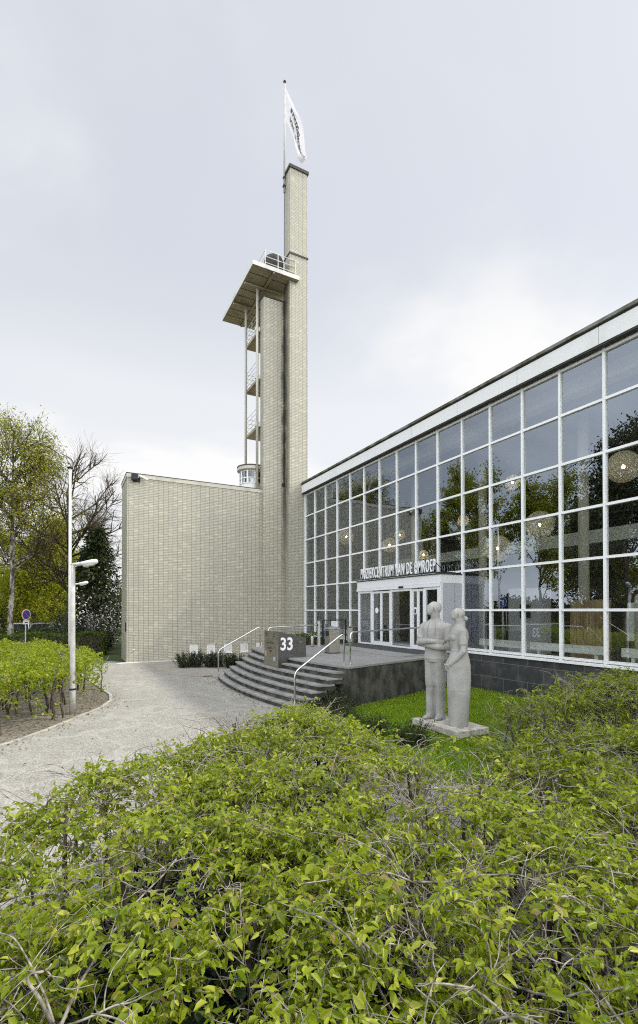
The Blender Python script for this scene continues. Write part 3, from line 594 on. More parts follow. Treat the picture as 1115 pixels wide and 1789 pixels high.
for ya, yb, mk in ((15.962, 14.778, 0), (13.462, 12.838, 1)):
    mid = (ya + yb) / 2
    for a, c in ((ya, mid + 0.004), (mid - 0.004, yb)):
        d = MB(); x0, x1 = XP + 0.01, XP + 0.055
        d.box(x0, x1, c, c + 0.06, 1.195, 3.30); d.box(x0, x1, a - 0.06, a, 1.195, 3.30); d.box(x0, x1, c + 0.062, a - 0.062, 1.195, 1.34); d.box(x0, x1, c + 0.062, a - 0.062, 3.22, 3.30)
        dr = d.build('door', 'porch_paint', porch, bevel=0.004)
        MB().add([(XP + 0.03, c + 0.05, 1.33), (XP + 0.03, a - 0.05, 1.33), (XP + 0.03, a - 0.05, 3.23), (XP + 0.03, c + 0.05, 3.23)], [(0, 1, 2, 3)]).build('pane', 'clear_glass', dr)
        if a == ya:
            if mk == 0: MB().lathe([(0.0, 0), (0.11, 0), (0.11, 0.004), (0.0, 0.004)], (0, 0, 0), 20).add([], []).build('round_sticker', 'paper_white', dr).matrix_local = Matrix.Translation(Vector((XP + 0.02, (a + c) / 2, 2.55)) - origin_of(dr)) @ Matrix.Rotation(R(-90), 4, 'Y')
            else: MB().box(XP + 0.018, XP + 0.024, c + 0.08, a - 0.08, 2.42, 2.66).build('notice_sticker', 'paper_white', dr); MB().box(XP + 0.013, XP + 0.017, c + 0.11, a - 0.11, 2.45, 2.6).build('notice_print', 'ink', dr)
MB().box(XP - 0.09, XP - 0.047, 13.9, 14.15, 3.36, 3.43).build('door_sensor', 'black_paint', porch, bevel=0.01)
# letters on the porch roof
sg = root('entrance_sign', (10.85, 14.5, 3.775), 'row of grey block letters reading MUZIEKCENTRUM VAN DE OMROEP on the porch roof', 'sign')
me = text_mesh('MUZIEKCENTRUM VAN DE OMROEP', 0.60, 1.0, 0.004, 0.015, 'LEFT', 1.2)
xs = [v.co.x for v in me.vertices]; wd = max(xs) - min(xs); me.transform(Matrix.Diagonal((4.56 / wd, 1, 1, 1)))
place_text('lettering', me, 'letter_grey', sg, (10.82, 16.86, 3.86), (0, -1, 0))
MB().box(10.84, 10.88, 12.15, 16.9, 3.80, 3.835).build('rail', 'dark_trim', sg)
for yy in (12.3, 13.5, 14.7, 15.9, 16.7): MB().bar((10.86, yy, 4.15), (11.3, yy, 3.79), 0.02, 0.02).bar((10.86, yy, 3.8), (10.86, yy, 4.16), 0.02, 0.02).build('bracket', 'dark_trim', sg)
MB().box(10.86, 11.5, 12.05, 12.32, 3.776, 3.83).build('base_plate', 'black_paint', sg)

# ------------------------------------------------------------------ terrace with curved steps
TC = (22.2, 14.5); TZ = 1.08; RISE = TZ / 7
def arc(Rr, ya, yb, n=40):
    out = []
    for i in range(n + 1):
        y = ya + (yb - ya) * i / n; out.append((TC[0] - math.sqrt(Rr * Rr - (y - TC[1]) ** 2), y))
    return out
steps = root('entrance_terrace', (6.5, 14.5, 0), 'raised grey terrace with wide curved dark stone steps before the entrance', 'terrace')
for k in range(1, 7):
    Rr = 17.5 - 0.232 * (k - 1); z = RISE * k; ya = 10.93 + 0.0 * k; yb = 17.55
    back = list(reversed(arc(Rr - 0.46, ya, yb)))
    s_ = MB().prism(arc(Rr, ya, yb) + back, z - RISE + (0.001 if k == 1 else -0.01), z - 0.052).build('step', 'step_riser', steps)
    MB().prism(arc(Rr + 0.035, ya - 0.02, yb + 0.02) + list(reversed(arc(Rr - 0.40, ya - 0.02, yb + 0.02))), z - 0.05, z).build('tread', 'step_tread', s_, bevel=0.006)
edge = arc(16.12, 10.72, 18.15)
poly = edge + [(XF - 0.01, 18.15), (XF - 0.01, 12.15), (10.6, 11.93)]
MB().prism(poly, 0, TZ - 0.062).build('retaining_wall', 'step_riser', steps)
edge2 = arc(16.15, 10.69, 18.18)
MB().prism(edge2 + [(XF - 0.012, 18.18), (XF - 0.012, 12.12), (10.6, 11.90)], TZ - 0.06, TZ).build('landing', 'terrace_paving', steps, bevel=0.005)
MB().add([(9.2, 12.2, TZ + 0.005), (9.2, 17.4, TZ + 0.005), (10.76, 17.4, 1.165), (10.76, 12.2, 1.165)], [(3, 2, 1, 0)]).add([(9.2, 12.2, TZ + 0.005), (10.76, 12.2, 1.165), (10.76, 12.2, TZ)], [(0, 2, 1)]).build('ramp', 'terrace_paving', steps)
MB().add([(10.0, 12.25, 1.13), (10.0, 17.2, 1.13), (10.74, 17.2, 1.172), (10.74, 12.25, 1.172)], [(3, 2, 1, 0)]).build('door_mat', 'doormat', steps)

# handrails
def rail(label, pts, posts, rad=0.15):
    t = root('handrail', pts[0], label, 'handrail', 'stainless handrails of the steps')
    MB().tube(bend(pts, rad), 0.024, 10).build('rail', 'stainless', t, smooth=True)
    for p, q in posts: MB().tube([p, q], 0.022, 10).build('post', 'stainless', t, smooth=True)
    bs = MB()
    for p in [pts[0]] + ([pts[-1]] if pts[-1][2] < 1.3 else []) + [p for p, q in posts]: bs.lathe([(0.045, 0), (0.045, 0.012)], p, 14)
    bs.build('base_plate', 'stainless', t)
rail('sloping steel handrail at the far end of the steps, in front of the brick wall', [(5.0, 17.62, 0.15), (5.0, 17.62, 1.06), (6.62, 17.5, 1.94), (6.62, 17.5, 1.08)], [])
rail('sloping steel handrail at the near end of the steps, above the dark shrub', [(5.12, 11.08, 0.154), (5.12, 11.08, 0.98), (6.56, 11.05, 1.95), (6.56, 11.05, 1.08)], [])
rail('level steel handrail along the near edge of the terrace ending behind the stone man', [(6.76, 11.06, 1.08), (6.76, 11.06, 1.96), (10.5, 12.07, 2.02), (10.5, 12.07, 1.1)], [])
rail('level steel handrail behind the number pillar along the far edge of the terrace', [(7.15, 18.0, 1.08), (7.15, 18.0, 1.86), (9.9, 18.0, 1.95), (9.9, 18.0, 1.08)], [])

# number pillar
pil = root('number_pillar', (6.2, 14.2, 0.77), 'wedge topped steel letterbox pillar with white number 33 standing on the steps', 'pillar')
x0, x1, ya, yb = 5.73, 6.68, 13.6, 14.76
def hexa(m_, x0, x1, ya, yb, z0, zf, zb):
    return m_.add([(x0, ya, z0), (x1, ya, z0), (x1, yb, z0), (x0, yb, z0), (x0, ya, zf), (x1, ya, zb), (x1, yb, zb), (x0, yb, zf)], [(3, 2, 1, 0), (4, 5, 6, 7), (0, 1, 5, 4), (1, 2, 6, 5), (2, 3, 7, 6), (3, 0, 4, 7)])
hexa(MB(), x0, x1, ya, yb, 0.70, 1.90, 1.68).build('body', 'dark_steel', pil, bevel=0.006)
fp = MB().box(x0 - 0.012, x0 - 0.003, ya + 0.004, yb - 0.004, 0.772, 1.895).build('front_plate', 'brushed_steel', pil, bevel=0.003)
place_text('numerals', text_mesh('33', 0.54, 0.84, 0.012, 0.004), 'numeral_white', pil, (x0 + 0.05, ya - 0.006, 1.33), (1, 0, 0))
fl = MB().box(x1 - 0.33, x1 - 0.06, ya - 0.012, ya - 0.002, 1.53, 1.60).box(x1 - 0.32, x1 - 0.07, ya - 0.008, ya - 0.002, 1.20, 1.50).build('mail_flap', 'dark_steel', pil, bevel=0.003)
MB().box(x1 - 0.24, x1 - 0.14, ya - 0.02, ya - 0.013, 1.55, 1.575).build('handle', 'stainless', fl)
for s_, sz, yy, zz in (('METROPOLE', 0.085, yb - 0.28, 1.325), ('ORKEST', 0.085, yb - 0.40, 1.235), ('muziekcentrum OMROEP', 0.075, yb - 0.16, 1.50), ('muziek', 0.06, yb - 0.08, 1.79), ('centrum', 0.06, yb - 0.08, 1.72), ('van de', 0.06, yb - 0.75, 1.79), ('omroep', 0.06, yb - 0.75, 1.72)):
    place_text('lettering', text_mesh(s_, sz, 0.9, 0.002, 0.001), 'engraved', pil, (x0 - 0.014, yy, zz), (0, -1, 0))
MB().box(x0 - 0.0145, x0 - 0.0125, yb - 0.2, yb - 0.06, 1.08, 1.24).build('sticker', 'sticker_red', pil); MB().box(x0 - 0.0145, x0 - 0.0125, ya + 0.2, ya + 0.38, 0.98, 1.1).build('sticker', 'sticker_blue', pil)

# litter bin and small things on the terrace
bn = root('litter_bin', (8.05, 14.38, TZ), 'square stainless litter bin with pyramid lid on the terrace', 'litter bin')
bx0, bx1, by0, by1 = 7.86, 8.26, 14.19, 14.55
MB().box(bx0, bx1, by0, by1, TZ + 0.001, 1.90).build('body', 'brushed_steel', bn, bevel=0.012)
MB().add([(bx0 - 0.02, by0 - 0.02, 1.903), (bx1 + 0.02, by0 - 0.02, 1.903), (bx1 + 0.02, by1 + 0.02, 1.903), (bx0 - 0.02, by1 + 0.02, 1.903), (bx0 - 0.02, by0 - 0.02, 1.93), (bx1 + 0.02, by0 - 0.02, 1.93), (bx1 + 0.02, by1 + 0.02, 1.93), (bx0 - 0.02, by1 + 0.02, 1.93), (8.06, 14.37, 2.02)],
         [(3, 2, 1, 0), (0, 1, 5, 4), (1, 2, 6, 5), (2, 3, 7, 6), (3, 0, 4, 7), (4, 5, 8), (5, 6, 8), (6, 7, 8), (7, 4, 8)]).build('lid', 'stainless', bn, bevel=0.004)
MB().box(bx0 - 0.004, bx0 - 0.001, by0 + 0.07, by1 - 0.07, 1.68, 1.85).build('opening', 'black_paint', bn)
MB().box(bx0 - 0.003, bx1 + 0.003, by0 - 0.003, by1 + 0.003, 1.09, 1.12).build('base_trim', 'dark_steel', bn)
t = root('access_post', (8.95, 17.05, TZ), 'slim flat steel post on the terrace left of the litter bin', 'post')
MB().box(8.90, 9.0, 17.02, 17.08, TZ + 0.001, 2.13).build('post', 'lamp_paint', t, bevel=0.006); MB().box(8.89, 8.899, 17.03, 17.07, 1.93, 2.0).build('button', 'black_paint', t)
t = root('bollard', (8.72, 17.2, TZ), 'short round steel bollard on the terrace in front of the clipped box hedge', 'bollard')
MB().lathe([(0.055, 0.001), (0.055, 0.42), (0.045, 0.435), (0.0, 0.44)], (8.72, 17.2, TZ), 14).build('shaft', 'lamp_paint', t, smooth=True); MB().lathe([(0.075, 0.001), (0.075, 0.015)], (8.72, 17.2, TZ), 14).build('foot', 'dark_steel', t)
t = root('steel_gate', (10.3, 17.75, TZ), 'dark open metal gate frame holding a white paper notice left of the porch', 'gate')
gm = MB()
for xx in (9.5, 10.62): gm.bar((xx, 17.75, TZ), (xx, 17.75, 2.12), 0.05, 0.05)
gm.bar((9.5, 17.75, 2.14), (10.645, 17.75, 2.14), 0.05, 0.04); gm.bar((9.53, 17.75, 1.3), (10.59, 17.75, 1.3), 0.03, 0.03); gm.build('frame', 'black_paint', t)
MB().add([(9.55, 17.76, 1.33), (10.58, 17.76, 1.33), (10.58, 17.76, 2.1), (9.55, 17.76, 2.1)], [(0, 1, 2, 3)]).build('pane', 'clear_glass', t)
nt_ = MB().box(9.88, 10.2, 17.70, 17.705, 1.86, 2.1).build('notice', 'paper_white', t); place_text('print', text_mesh('ingang', 0.07, 1, 0.0, 0.0005), 'sticker_blue', nt_, (9.92, 17.698, 2.01), (1, 0, 0)); place_text('print', text_mesh('kantoor', 0.06, 1, 0.0, 0.0005), 'sticker_blue', nt_, (9.92, 17.698, 1.92), (1, 0, 0))
t = root('steel_cabinet', (10.95, 17.55, TZ), 'low steel cabinet standing between dark gate and white porch', 'cabinet')
MB().box(10.72, 11.2, 17.35, 17.8, TZ + 0.001, 1.86).build('body', 'brushed_steel', t, bevel=0.008); MB().box(10.712, 10.718, 17.40, 17.75, 1.2, 1.8).build('door', 'lamp_paint', t)
t = root('information_sign', (9.35, 17.2, TZ), 'small tilted dark blue sign beside the slim steel post', 'sign')
MB().bar((9.28, 17.17, 1.62), (9.37, 17.17, 1.93), 0.02, 0.17, (0, 1, 0)).build('panel', 'sign_blue', t); MB().bar((9.33, 17.2, TZ), (9.33, 17.2, 1.75), 0.04, 0.04).build('post', 'lamp_paint', t)
MB().box(9.31, 9.35, 17.152, 17.157, 1.78, 1.86).build('symbol', 'paper_white', t)

# ------------------------------------------------------------------ brick block
YB = 25.1; XB = 2.55
blk = root('brick_block', (6, 27, 0), 'windowless pale brick block left of the tower with small white hatches at its foot', 'building')
MB().box(XB, 9.62, YB, 27.6, 0, 9.1).build('wall', 'brick', blk)
MB().box(6.5, 12.5, 27.602, 38, 0, 8.7).build('rear_wall', 'brick', blk)
MB().box(XB - 0.03, 9.58, YB - 0.035, YB + 0.30, 9.103, 9.30).box(XB - 0.03, XB + 0.30, YB + 0.302, 27.62, 9.103, 9.30).build('coping', 'coping_cream', blk, bevel=0.01)
MB().box(XB - 0.045, 9.58, YB - 0.05, YB + 0.15, 9.303, 9.33).box(XB - 0.045, XB + 0.2, YB + 0.152, 27.62, 9.303, 9.33).build('roof_trim', 'dark_trim', blk)
MB().box(XB + 0.31, 9.58, YB + 0.31, 27.5, 9.09, 9.16).build('roof', 'dark_trim', blk)
for k in range(5):
    xw = 5.6 + k * 0.915
    hf = MB().box(xw, xw + 0.42, YB - 0.02, YB - 0.002, 0.31, 0.76).build('hatch', 'white_frame', blk, bevel=0.004)
    MB().box(xw + 0.04, xw + 0.38, YB - 0.028, YB - 0.022, 0.37, 0.72).build('leaf_panel', 'canopy_paint', hf); MB().box(xw - 0.03, xw + 0.45, YB - 0.07, YB - 0.003, 0.26, 0.305).build('sill', 'white_frame', hf); MB().box(xw - 0.02, xw + 0.44, YB - 0.05, YB - 0.003, 0.765, 0.80).build('lintel', 'coping_cream', hf)
MB().box(XB - 0.03, XB - 0.002, YB + 0.12, YB + 0.42, 1.5, 1.95).build('meter_box', 'black_paint', blk)
MB().box(2.86, 2.93, YB - 0.04, YB - 0.002, 1.33, 1.45).build('wall_tap', 'coping_cream', blk); MB().tube([(2.74, YB - 0.03, 0.5), (2.83, YB - 0.05, 0.62), (2.92, YB - 0.03, 0.60)], 0.015, 6).build('hose_valve', 'stainless', blk)
fl = root('floodlight', (3.05, YB, 9.0), 'black floodlight with white camera below the corner of the brick roof', 'floodlight')
MB().box(2.72, 3.02, YB - 0.34, YB - 0.14, 8.93, 9.25).build('housing', 'black_paint', fl, bevel=0.03); MB().tube([(2.9, YB, 9.0), (2.9, YB - 0.14, 9.0)], 0.03, 8).build('arm', 'black_paint', fl)
MB().tube([(3.05, YB - 0.3, 9.16), (3.12, YB - 0.26, 9.15), (3.42, YB - 0.42, 8.98), (3.46, YB - 0.44, 8.96)], [0.03, 0.055, 0.06, 0.045], 12).build('camera', 'lamp_white', fl, smooth=True)
MB().tube([(3.1, YB, 9.05), (3.1, YB - 0.25, 9.12)], 0.022, 8).build('camera_arm', 'black_paint', fl); MB().box(2.8, 3.16, YB - 0.03, YB - 0.002, 8.9, 9.09).build('back_plate', 'black_paint', fl)

# ------------------------------------------------------------------ tower
BX0, BX1, BY0, BY1 = 10.82, 11.93, 24.1, 24.83
tw = root('brick_tower', (11, 25, 0), 'tall slender pale brick tower with canopy, balconies and two shafts', 'tower')
MB().box(BX0, BX1, BY0, BY1, 0, 22.4).box(BX0 + 0.02, BX1 - 0.02, BY0 + 0.012, BY1 - 0.02, 22.401, 27.2).build('main_shaft', 'brick', tw)
MB().box(BX0 - 0.03, BX1 + 0.03, BY0 - 0.03, BY1 + 0.03, 22.36, 22.46).build('ledge', 'dark_trim', tw)
MB().box(BX0 - 0.04, BX1 + 0.05, BY0 - 0.05, BY1 + 0.03, 27.203, 27.37).build('coping', 'dark_trim', tw)
MB().box(9.57, BX0 + 0.3, 24.835, 25.35, 0, 20.0).build('side_shaft', 'brick', tw)
MB().box(9.54, BX0 + 0.3, 24.81, 25.37, 20.003, 20.09).build('coping', 'dark_trim', tw)
MB().box(10.95, 11.85, 25.36, 27.5, 0, 20.4).build('core_wall', 'brick', tw)
# soot in the corner between the shafts: a gutter pipe
MB().tube([(10.775, 24.80, 9.6), (10.775, 24.80, 20.6)], 0.022, 8).build('downpipe', 'dark_trim', tw)
MB().box(10.68, 10.80, 24.74, 24.83, 9.55, 9.72).build('pipe_head', 'black_paint', tw)
CX0, CX1, CY0, CY1, CZ0 = 8.57, 11.30, 23.85, 29.5, 20.88
can = MB().box(CX0 + 0.03, CX1 - 0.03, CY0 + 0.03, CY1 - 0.03, CZ0, CZ0 + 0.17).build('canopy', 'soffit', tw)
MB().box(CX0, CX1, CY0, CY0 + 0.027, CZ0 - 0.02, CZ0 + 0.2).box(CX0, CX0 + 0.027, CY0 + 0.03, CY1, CZ0 - 0.02, CZ0 + 0.2).box(CX1 - 0.027, CX1, CY0 + 0.03, CY1, CZ0 - 0.02, CZ0 + 0.2).box(CX0 + 0.03, CX1 - 0.03, CY1 - 0.027, CY1, CZ0 - 0.02, CZ0 + 0.2).build('edge_trim', 'canopy_paint', can)
rb = MB().box(9.75, 9.87, CY0 + 0.05, CY1 - 0.05, CZ0 - 0.10, CZ0 - 0.003)
for yy in (25.33, 27.34): rb.box(CX0 + 0.05, CX1 - 0.05, yy - 0.08, yy + 0.08, CZ0 - 0.17, CZ0 - 0.103)
rb.build('beam', 'soffit', can)
jt = MB()
for yy in (24.55, 26.0, 26.65, 28.05, 28.75): jt.box(CX0 + 0.06, 9.745, yy - 0.018, yy + 0.018, CZ0 - 0.012, CZ0 - 0.004).box(9.875, CX1 - 0.06, yy - 0.018, yy + 0.018, CZ0 - 0.012, CZ0 - 0.004)
for xx in (9.735, 9.885): jt.box(xx - 0.009, xx + 0.009, CY0 + 0.06, CY1 - 0.06, CZ0 - 0.02, CZ0 - 0.013)
jt.build('panel_joint', 'black_paint', can)
for yy, zb in ((25.40, 9.33), (27.34, 9.16)): MB().tube([(9.40, yy, zb), (9.40, yy, CZ0 - 0.174)], 0.075, 12).build('column', 'column_paint', tw, smooth=True)
for z in (18.45, 15.75, 13.05):
    bl = MB().box(9.45, 10.94, 25.55, 27.5, z - 0.16, z).build('balcony', 'soffit', tw)
    r_ = MB()
    for q in range(4): r_.tube([(9.48, 25.6, z + 0.22 + q * 0.26), (9.48, 27.46, z + 0.22 + q * 0.26), (10.94, 27.46, z + 0.22 + q * 0.26)], 0.014, 6)
    for yy in (25.6, 26.5, 27.46): r_.tube([(9.48, yy, z), (9.48, yy, z + 1.0)], 0.016, 6)
    r_.build('railing', 'canopy_paint', bl); MB().box(9.30, 9.56, 25.36, 25.54, z - 0.12, z + 0.10).build('bracket', 'canopy_paint', bl)
# drum and railing on the canopy
dm = MB().lathe([(0.55, 0), (0.55, 1.0), (0.48, 1.18), (0.25, 1.28), (0.0, 1.3)], (10.15, 24.8, CZ0 + 0.171), 24).build('roof_drum', 'dark_trim', tw, smooth=True)
r_ = MB()
for q in (0.35, 0.68, 1.02): r_.tube([(9.35, 26.2, CZ0 + q + 0.1), (9.35, 24.05, CZ0 + q + 0.1), (11.15, 24.05, CZ0 + q + 0.1)], 0.018, 6)
for p in ((9.35, 26.2), (9.35, 24.05), (10.1, 24.05), (11.15, 24.05)): r_.tube([(*p, CZ0 + 0.17), (*p, CZ0 + 1.12)], 0.02, 6)
r_.build('roof_railing', 'canopy_paint', tw)
# stair turret
TU = (9.45, 26.32)
tu = MB().lathe([(0.72, 9.161), (0.72, 9.75)], (*TU, 0), 32).build('stair_turret', 'canopy_paint', tw, smooth=True)
MB().lathe([(0.80, 10.52), (0.87, 10.56), (0.87, 10.76), (0.80, 10.80), (0.0, 10.84)], (*TU, 0), 36).build('turret_roof', 'coping_cream', tu, smooth=False)
MB().lathe([(0.885, 10.74), (0.885, 10.80)], (*TU, 0), 36).build('roof_edge', 'dark_trim', tu)
wf = MB()
for k in range(10):
    a = 2 * math.pi * k / 10 + 0.2; wf.tube([(TU[0] + 0.71 * math.cos(a), TU[1] + 0.71 * math.sin(a), 9.75), (TU[0] + 0.71 * math.cos(a), TU[1] + 0.71 * math.sin(a), 10.52)], 0.045, 6)
for z in (9.79, 10.08, 10.49):
    wf.tube([(TU[0] + 0.71 * math.cos(2 * math.pi * k / 30), TU[1] + 0.71 * math.sin(2 * math.pi * k / 30), z) for k in range(31)], 0.03, 6)
wf.build('window_frame', 'white_frame', tu); MB().lathe([(0.69, 9.76), (0.69, 10.52)], (*TU, 0), 30, 0, 2 * math.pi - 1e-3).build('pane', 'clear_glass', tu, smooth=True)
MB().lathe([(0.22, 9.17), (0.22, 10.5)], (9.75, 26.3, 0), 16).build('inner_post', 'inner_dark', tu)

# flag and pole on the tower
fp = root('tower_flagpole', (10.76, 24.72, 26.3), 'thin steel flagpole with dark ball finial fixed to the tower top', 'flagpole')
MB().tube([(10.76, 24.72, 22.5), (10.76, 24.72, 26.2)], 0.022, 8).build('cable_duct', 'dark_trim', fp)
MB().tube([(10.76, 24.72, 26.2), (10.78, 24.72, 32.5)], [0.055, 0.04], 10).build('pole', 'lamp_paint', fp, smooth=True); MB().ell((10.78, 24.72, 32.55), (0.085, 0.085, 0.085), n=14, m=9).build('finial', 'black_paint', fp, smooth=True)
MB().box(10.68, 10.815, 24.66, 24.79, 26.5, 26.62).box(10.68, 10.815, 24.66, 24.79, 27.0, 27.08).build('bracket', 'black_paint', fp)
def cat(pts, t):
    n = len(pts) - 1; s_ = min(max(t, 0), 0.9999) * n; i = int(s_); f = s_ - i; p = [Vector(pts[max(0, min(n, i + k))]) for k in (-1, 0, 1, 2)]
    return 0.5 * ((2 * p[1]) + (-p[0] + p[2]) * f + (2 * p[0] - 5 * p[1] + 4 * p[2] - p[3]) * f * f + (-p[0] + 3 * p[1] - 3 * p[2] + p[3]) * f ** 3)
def fpx(x, y): return (10.83 + (490 + x / 12.78 - 498.2) * 0.0370, 32.62 - (150 + y / 12.78 - 147.5) * 0.0334)
FT = [fpx(*p) for p in ((105, 90), (320, 530), (440, 780), (510, 1000), (560, 1270), (595, 1410))]
FB = [fpx(*p) for p in ((110, 830), (215, 970), (295, 1180), (305, 1420), (345, 1595), (475, 1612))]
def flag_pt(u, v, off=0.0):
    a = cat(FT, u); c = cat(FB, u); p = a.lerp(c, v); dpt = 0.16 * math.sin(u * 6.0 + v * 3.4) * min(1, u * 2.2) + 0.10 * math.sin(v * 7 + u * 3) * min(1, u * 2)
    return Vector((p.x, 24.72 - dpt - off, p.y))
fg = MB(); nu, nv = 34, 22
fg.add([flag_pt(i / nu, j / nv) for i in range(nu + 1) for j in range(nv + 1)], [(i * (nv + 1) + j, i * (nv + 1) + j + 1, (i + 1) * (nv + 1) + j + 1, (i + 1) * (nv + 1) + j) for i in range(nu) for j in range(nv)])
flag = fg.build('flag', 'flag_cloth', None, smooth=True); tag(flag, 'white flag with dark lettering drooping from the pole on the tower', 'flag')
for s_, u0, u1, vc, hh in (('muziekcentrum', 0.12, 0.98, 0.45, 0.27), ('van de omroep', 0.12, 0.95, 0.74, 0.25)):
    me = text_mesh(s_, 1.0, 1, 0.03); xs = [v.co.x for v in me.vertices]; x0_, x1_ = min(xs), max(xs)
    for v in me.vertices: v.co = flag_pt(u0 + (u1 - u0) * (v.co.x - x0_) / (x1_ - x0_), vc - v.co.y * hh, 0.05)
    link('lettering', me, 'ink', flag)

# ------------------------------------------------------------------ statue
def remesh(mb, name, voxel, mat, parent, smooth_it=4):
    me = mb.mesh(name); o = bpy.data.objects.new('statue_source', me); COL.objects.link(o)
    m1 = o.modifiers.new('r', 'REMESH'); m1.mode = 'VOXEL'; m1.voxel_size = voxel; m2 = o.modifiers.new('s', 'SMOOTH'); m2.iterations = smooth_it; m2.factor = 0.5
    dg = bpy.context.evaluated_depsgraph_get(); out = bpy.data.meshes.new_from_object(o.evaluated_get(dg)); bpy.data.objects.remove(o)
    out.polygons.foreach_set('use_smooth', [True] * len(out.polygons)); return link(name, out, mat, parent)
def ering(cx, cy, z, rx, ry, n=28, p=2.3):
    out = []
    for k in range(n):
        t = 2 * math.pi * k / n; c, s_ = math.cos(t), math.sin(t)
        out.append((cx + rx * math.copysign(abs(c) ** (2 / p), c), cy + ry * math.copysign(abs(s_) ** (2 / p), s_), z))
    return out
PX0, PX1, PY0, PY1, PZ = 6.76, 7.62, 7.04, 8.45, 0.17
stt = root('statue', (7.2, 7.75, 0), 'pale stone statue of a man with folded arms and a woman on one low plinth', 'statue')
pln = MB().box(PX0, PX1, PY0, PY1, 0.035, PZ).build('plinth', 'plinth_stone', stt, bevel=0.012); MB().box(PX0 + 0.03, PX1 + 0.04, PY0 + 0.02, PY1 + 0.03, 0.0, 0.034).build('footing', 'kerb_stone', pln)
def xf(mb, ang, loc):
    c, s_ = math.cos(ang), math.sin(ang); mb.v = [(loc[0] + x * c - y * s_, loc[1] + x * s_ + y * c, loc[2] + z) for x, y, z in mb.v]; return mb
def hand(mb, wrist, d, side, up, sc=1.0, curl=0.15):
    """palm and five fingers: d along the hand, side across (thumb side), up = back of the hand"""
    w_ = Vector(wrist); d = Vector(d).normalized(); sd = Vector(side); sd = (sd - d * sd.dot(d)).normalized(); u = Vector(up).normalized()
    M = Matrix((d, sd, d.cross(sd))).transposed(); mb.ell(w_ + d * 0.06 * sc, (0.075 * sc, 0.05 * sc, 0.026 * sc), M)
    for k, ln in enumerate((0.095, 0.11, 0.103, 0.08)):
        o_ = w_ + d * 0.11 * sc + sd * (0.036 - 0.024 * k) * sc; mid = o_ + d * ln * 0.55 * sc - u * ln * curl * 0.3 * sc; mb.tube([o_ - d * 0.03 * sc, o_, mid, o_ + d * ln * sc - u * ln * curl * sc], [0.013 * sc, 0.0135 * sc, 0.012 * sc, 0.009 * sc], 8)
    tb = w_ + d * 0.03 * sc + sd * 0.035 * sc; mb.tube([tb, tb + sd * 0.035 * sc + d * 0.03 * sc, tb + sd * 0.045 * sc + d * 0.085 * sc], [0.018 * sc, 0.016 * sc, 0.011 * sc], 8)
def head(mb, c, yaw, tilt, sc=1.0):
    Rm = Matrix.Rotation(yaw, 3, 'Z') @ Matrix.Rotation(-tilt, 3, 'Y'); c = Vector(c)
    def at(p): return c + Rm @ (Vector(p) * sc)
    mb.ell(c, (0.155 * sc, 0.125 * sc, 0.165 * sc), Rm); mb.ell(at((-0.05, 0, 0.04)), (0.135 * sc, 0.128 * sc, 0.135 * sc), Rm); mb.ell(at((0.07, 0, -0.09)), (0.085 * sc, 0.085 * sc, 0.085 * sc), Rm)
    mb.ell(at((0.015, 0, 0.0)), (0.142 * sc, 0.129 * sc, 0.155 * sc), Rm)
    mb.ell(at((0.155, 0, -0.02)), (0.026 * sc, 0.018 * sc, 0.055 * sc), Rm); mb.ell(at((0.128, 0, 0.035)), (0.03 * sc, 0.085 * sc, 0.018 * sc), Rm); mb.ell(at((0.135, 0, -0.085)), (0.022 * sc, 0.04 * sc, 0.010 * sc), Rm)
    for sy in (-1, 1):
        mb.ell(at((0.118, sy * 0.05, 0.005)), (0.025 * sc, 0.026 * sc, 0.013 * sc), Rm)
        mb.ell(at((-0.005, sy * 0.122, -0.02)), (0.022 * sc, 0.016 * sc, 0.06 * sc), Rm @ Matrix.Rotation(R(28), 3, 'Y'))
    return at
def slit(at, sy, root_):
    m_ = MB(); pts = [at((0.015 + 0.035 * t, sy * (0.136 + 0.004 * math.sin(3 * t)), -0.07 + 0.10 * t)) for t in (0, .25, .5, .75, 1)]; m_.tube(pts, [0.004, 0.010, 0.012, 0.009, 0.003], 6); return m_
# man, facing local +x, his left is +y
mb = MB()
for sy, fx in ((-1, 0.03), (1, -0.02)):
    y0 = sy * 0.118
    rr = [(0.0, 0.10, 0.108), (0.10, 0.108, 0.112), (0.35, 0.12, 0.116), (0.55, 0.128, 0.114), (0.69, 0.130, 0.114), (0.75, 0.147, 0.126), (0.82, 0.158, 0.134), (1.0, 0.165, 0.136), (1.2, 0.175, 0.142), (1.36, 0.175, 0.142)]
    mb.loft([ering(fx * (1 - z / 1.4), y0, z, rx, ry) for z, rx, ry in rr])
    mb.ell((fx + 0.10, y0 + sy * 0.02, 0.045), (0.175, 0.085, 0.055)); mb.ell((fx + 0.02, y0, 0.09), (0.11, 0.09, 0.09))
T_ = [(1.26, .20, .275), (1.325, .212, .292), (1.335, .222, .302), (1.37, .205, .282), (1.5, .185, .262), (1.7, .195, .285), (1.88, .205, .325), (2.0, .195, .345), (2.09, .16, .30), (2.16, .12, .19), (2.2, .10, .12)]
mb.loft([ering(0.0, 0, z, rx, ry) for z, rx, ry in T_])
mb.tube([(-0.01, 0, 2.1), (0.0, 0, 2.22), (0.03, -0.01, 2.36)], [0.13, 0.112, 0.115], 20)
mb.tube([(-0.0 + 0.118 * math.cos(2 * math.pi * k / 20), 0.122 * math.sin(2 * math.pi * k / 20), 2.155 - 0.02 * math.cos(2 * math.pi * k / 20)) for k in range(21)], 0.012, 6)
man_at = head(mb, (0.045, -0.02, 2.425), R(-46), R(20), 0.98)
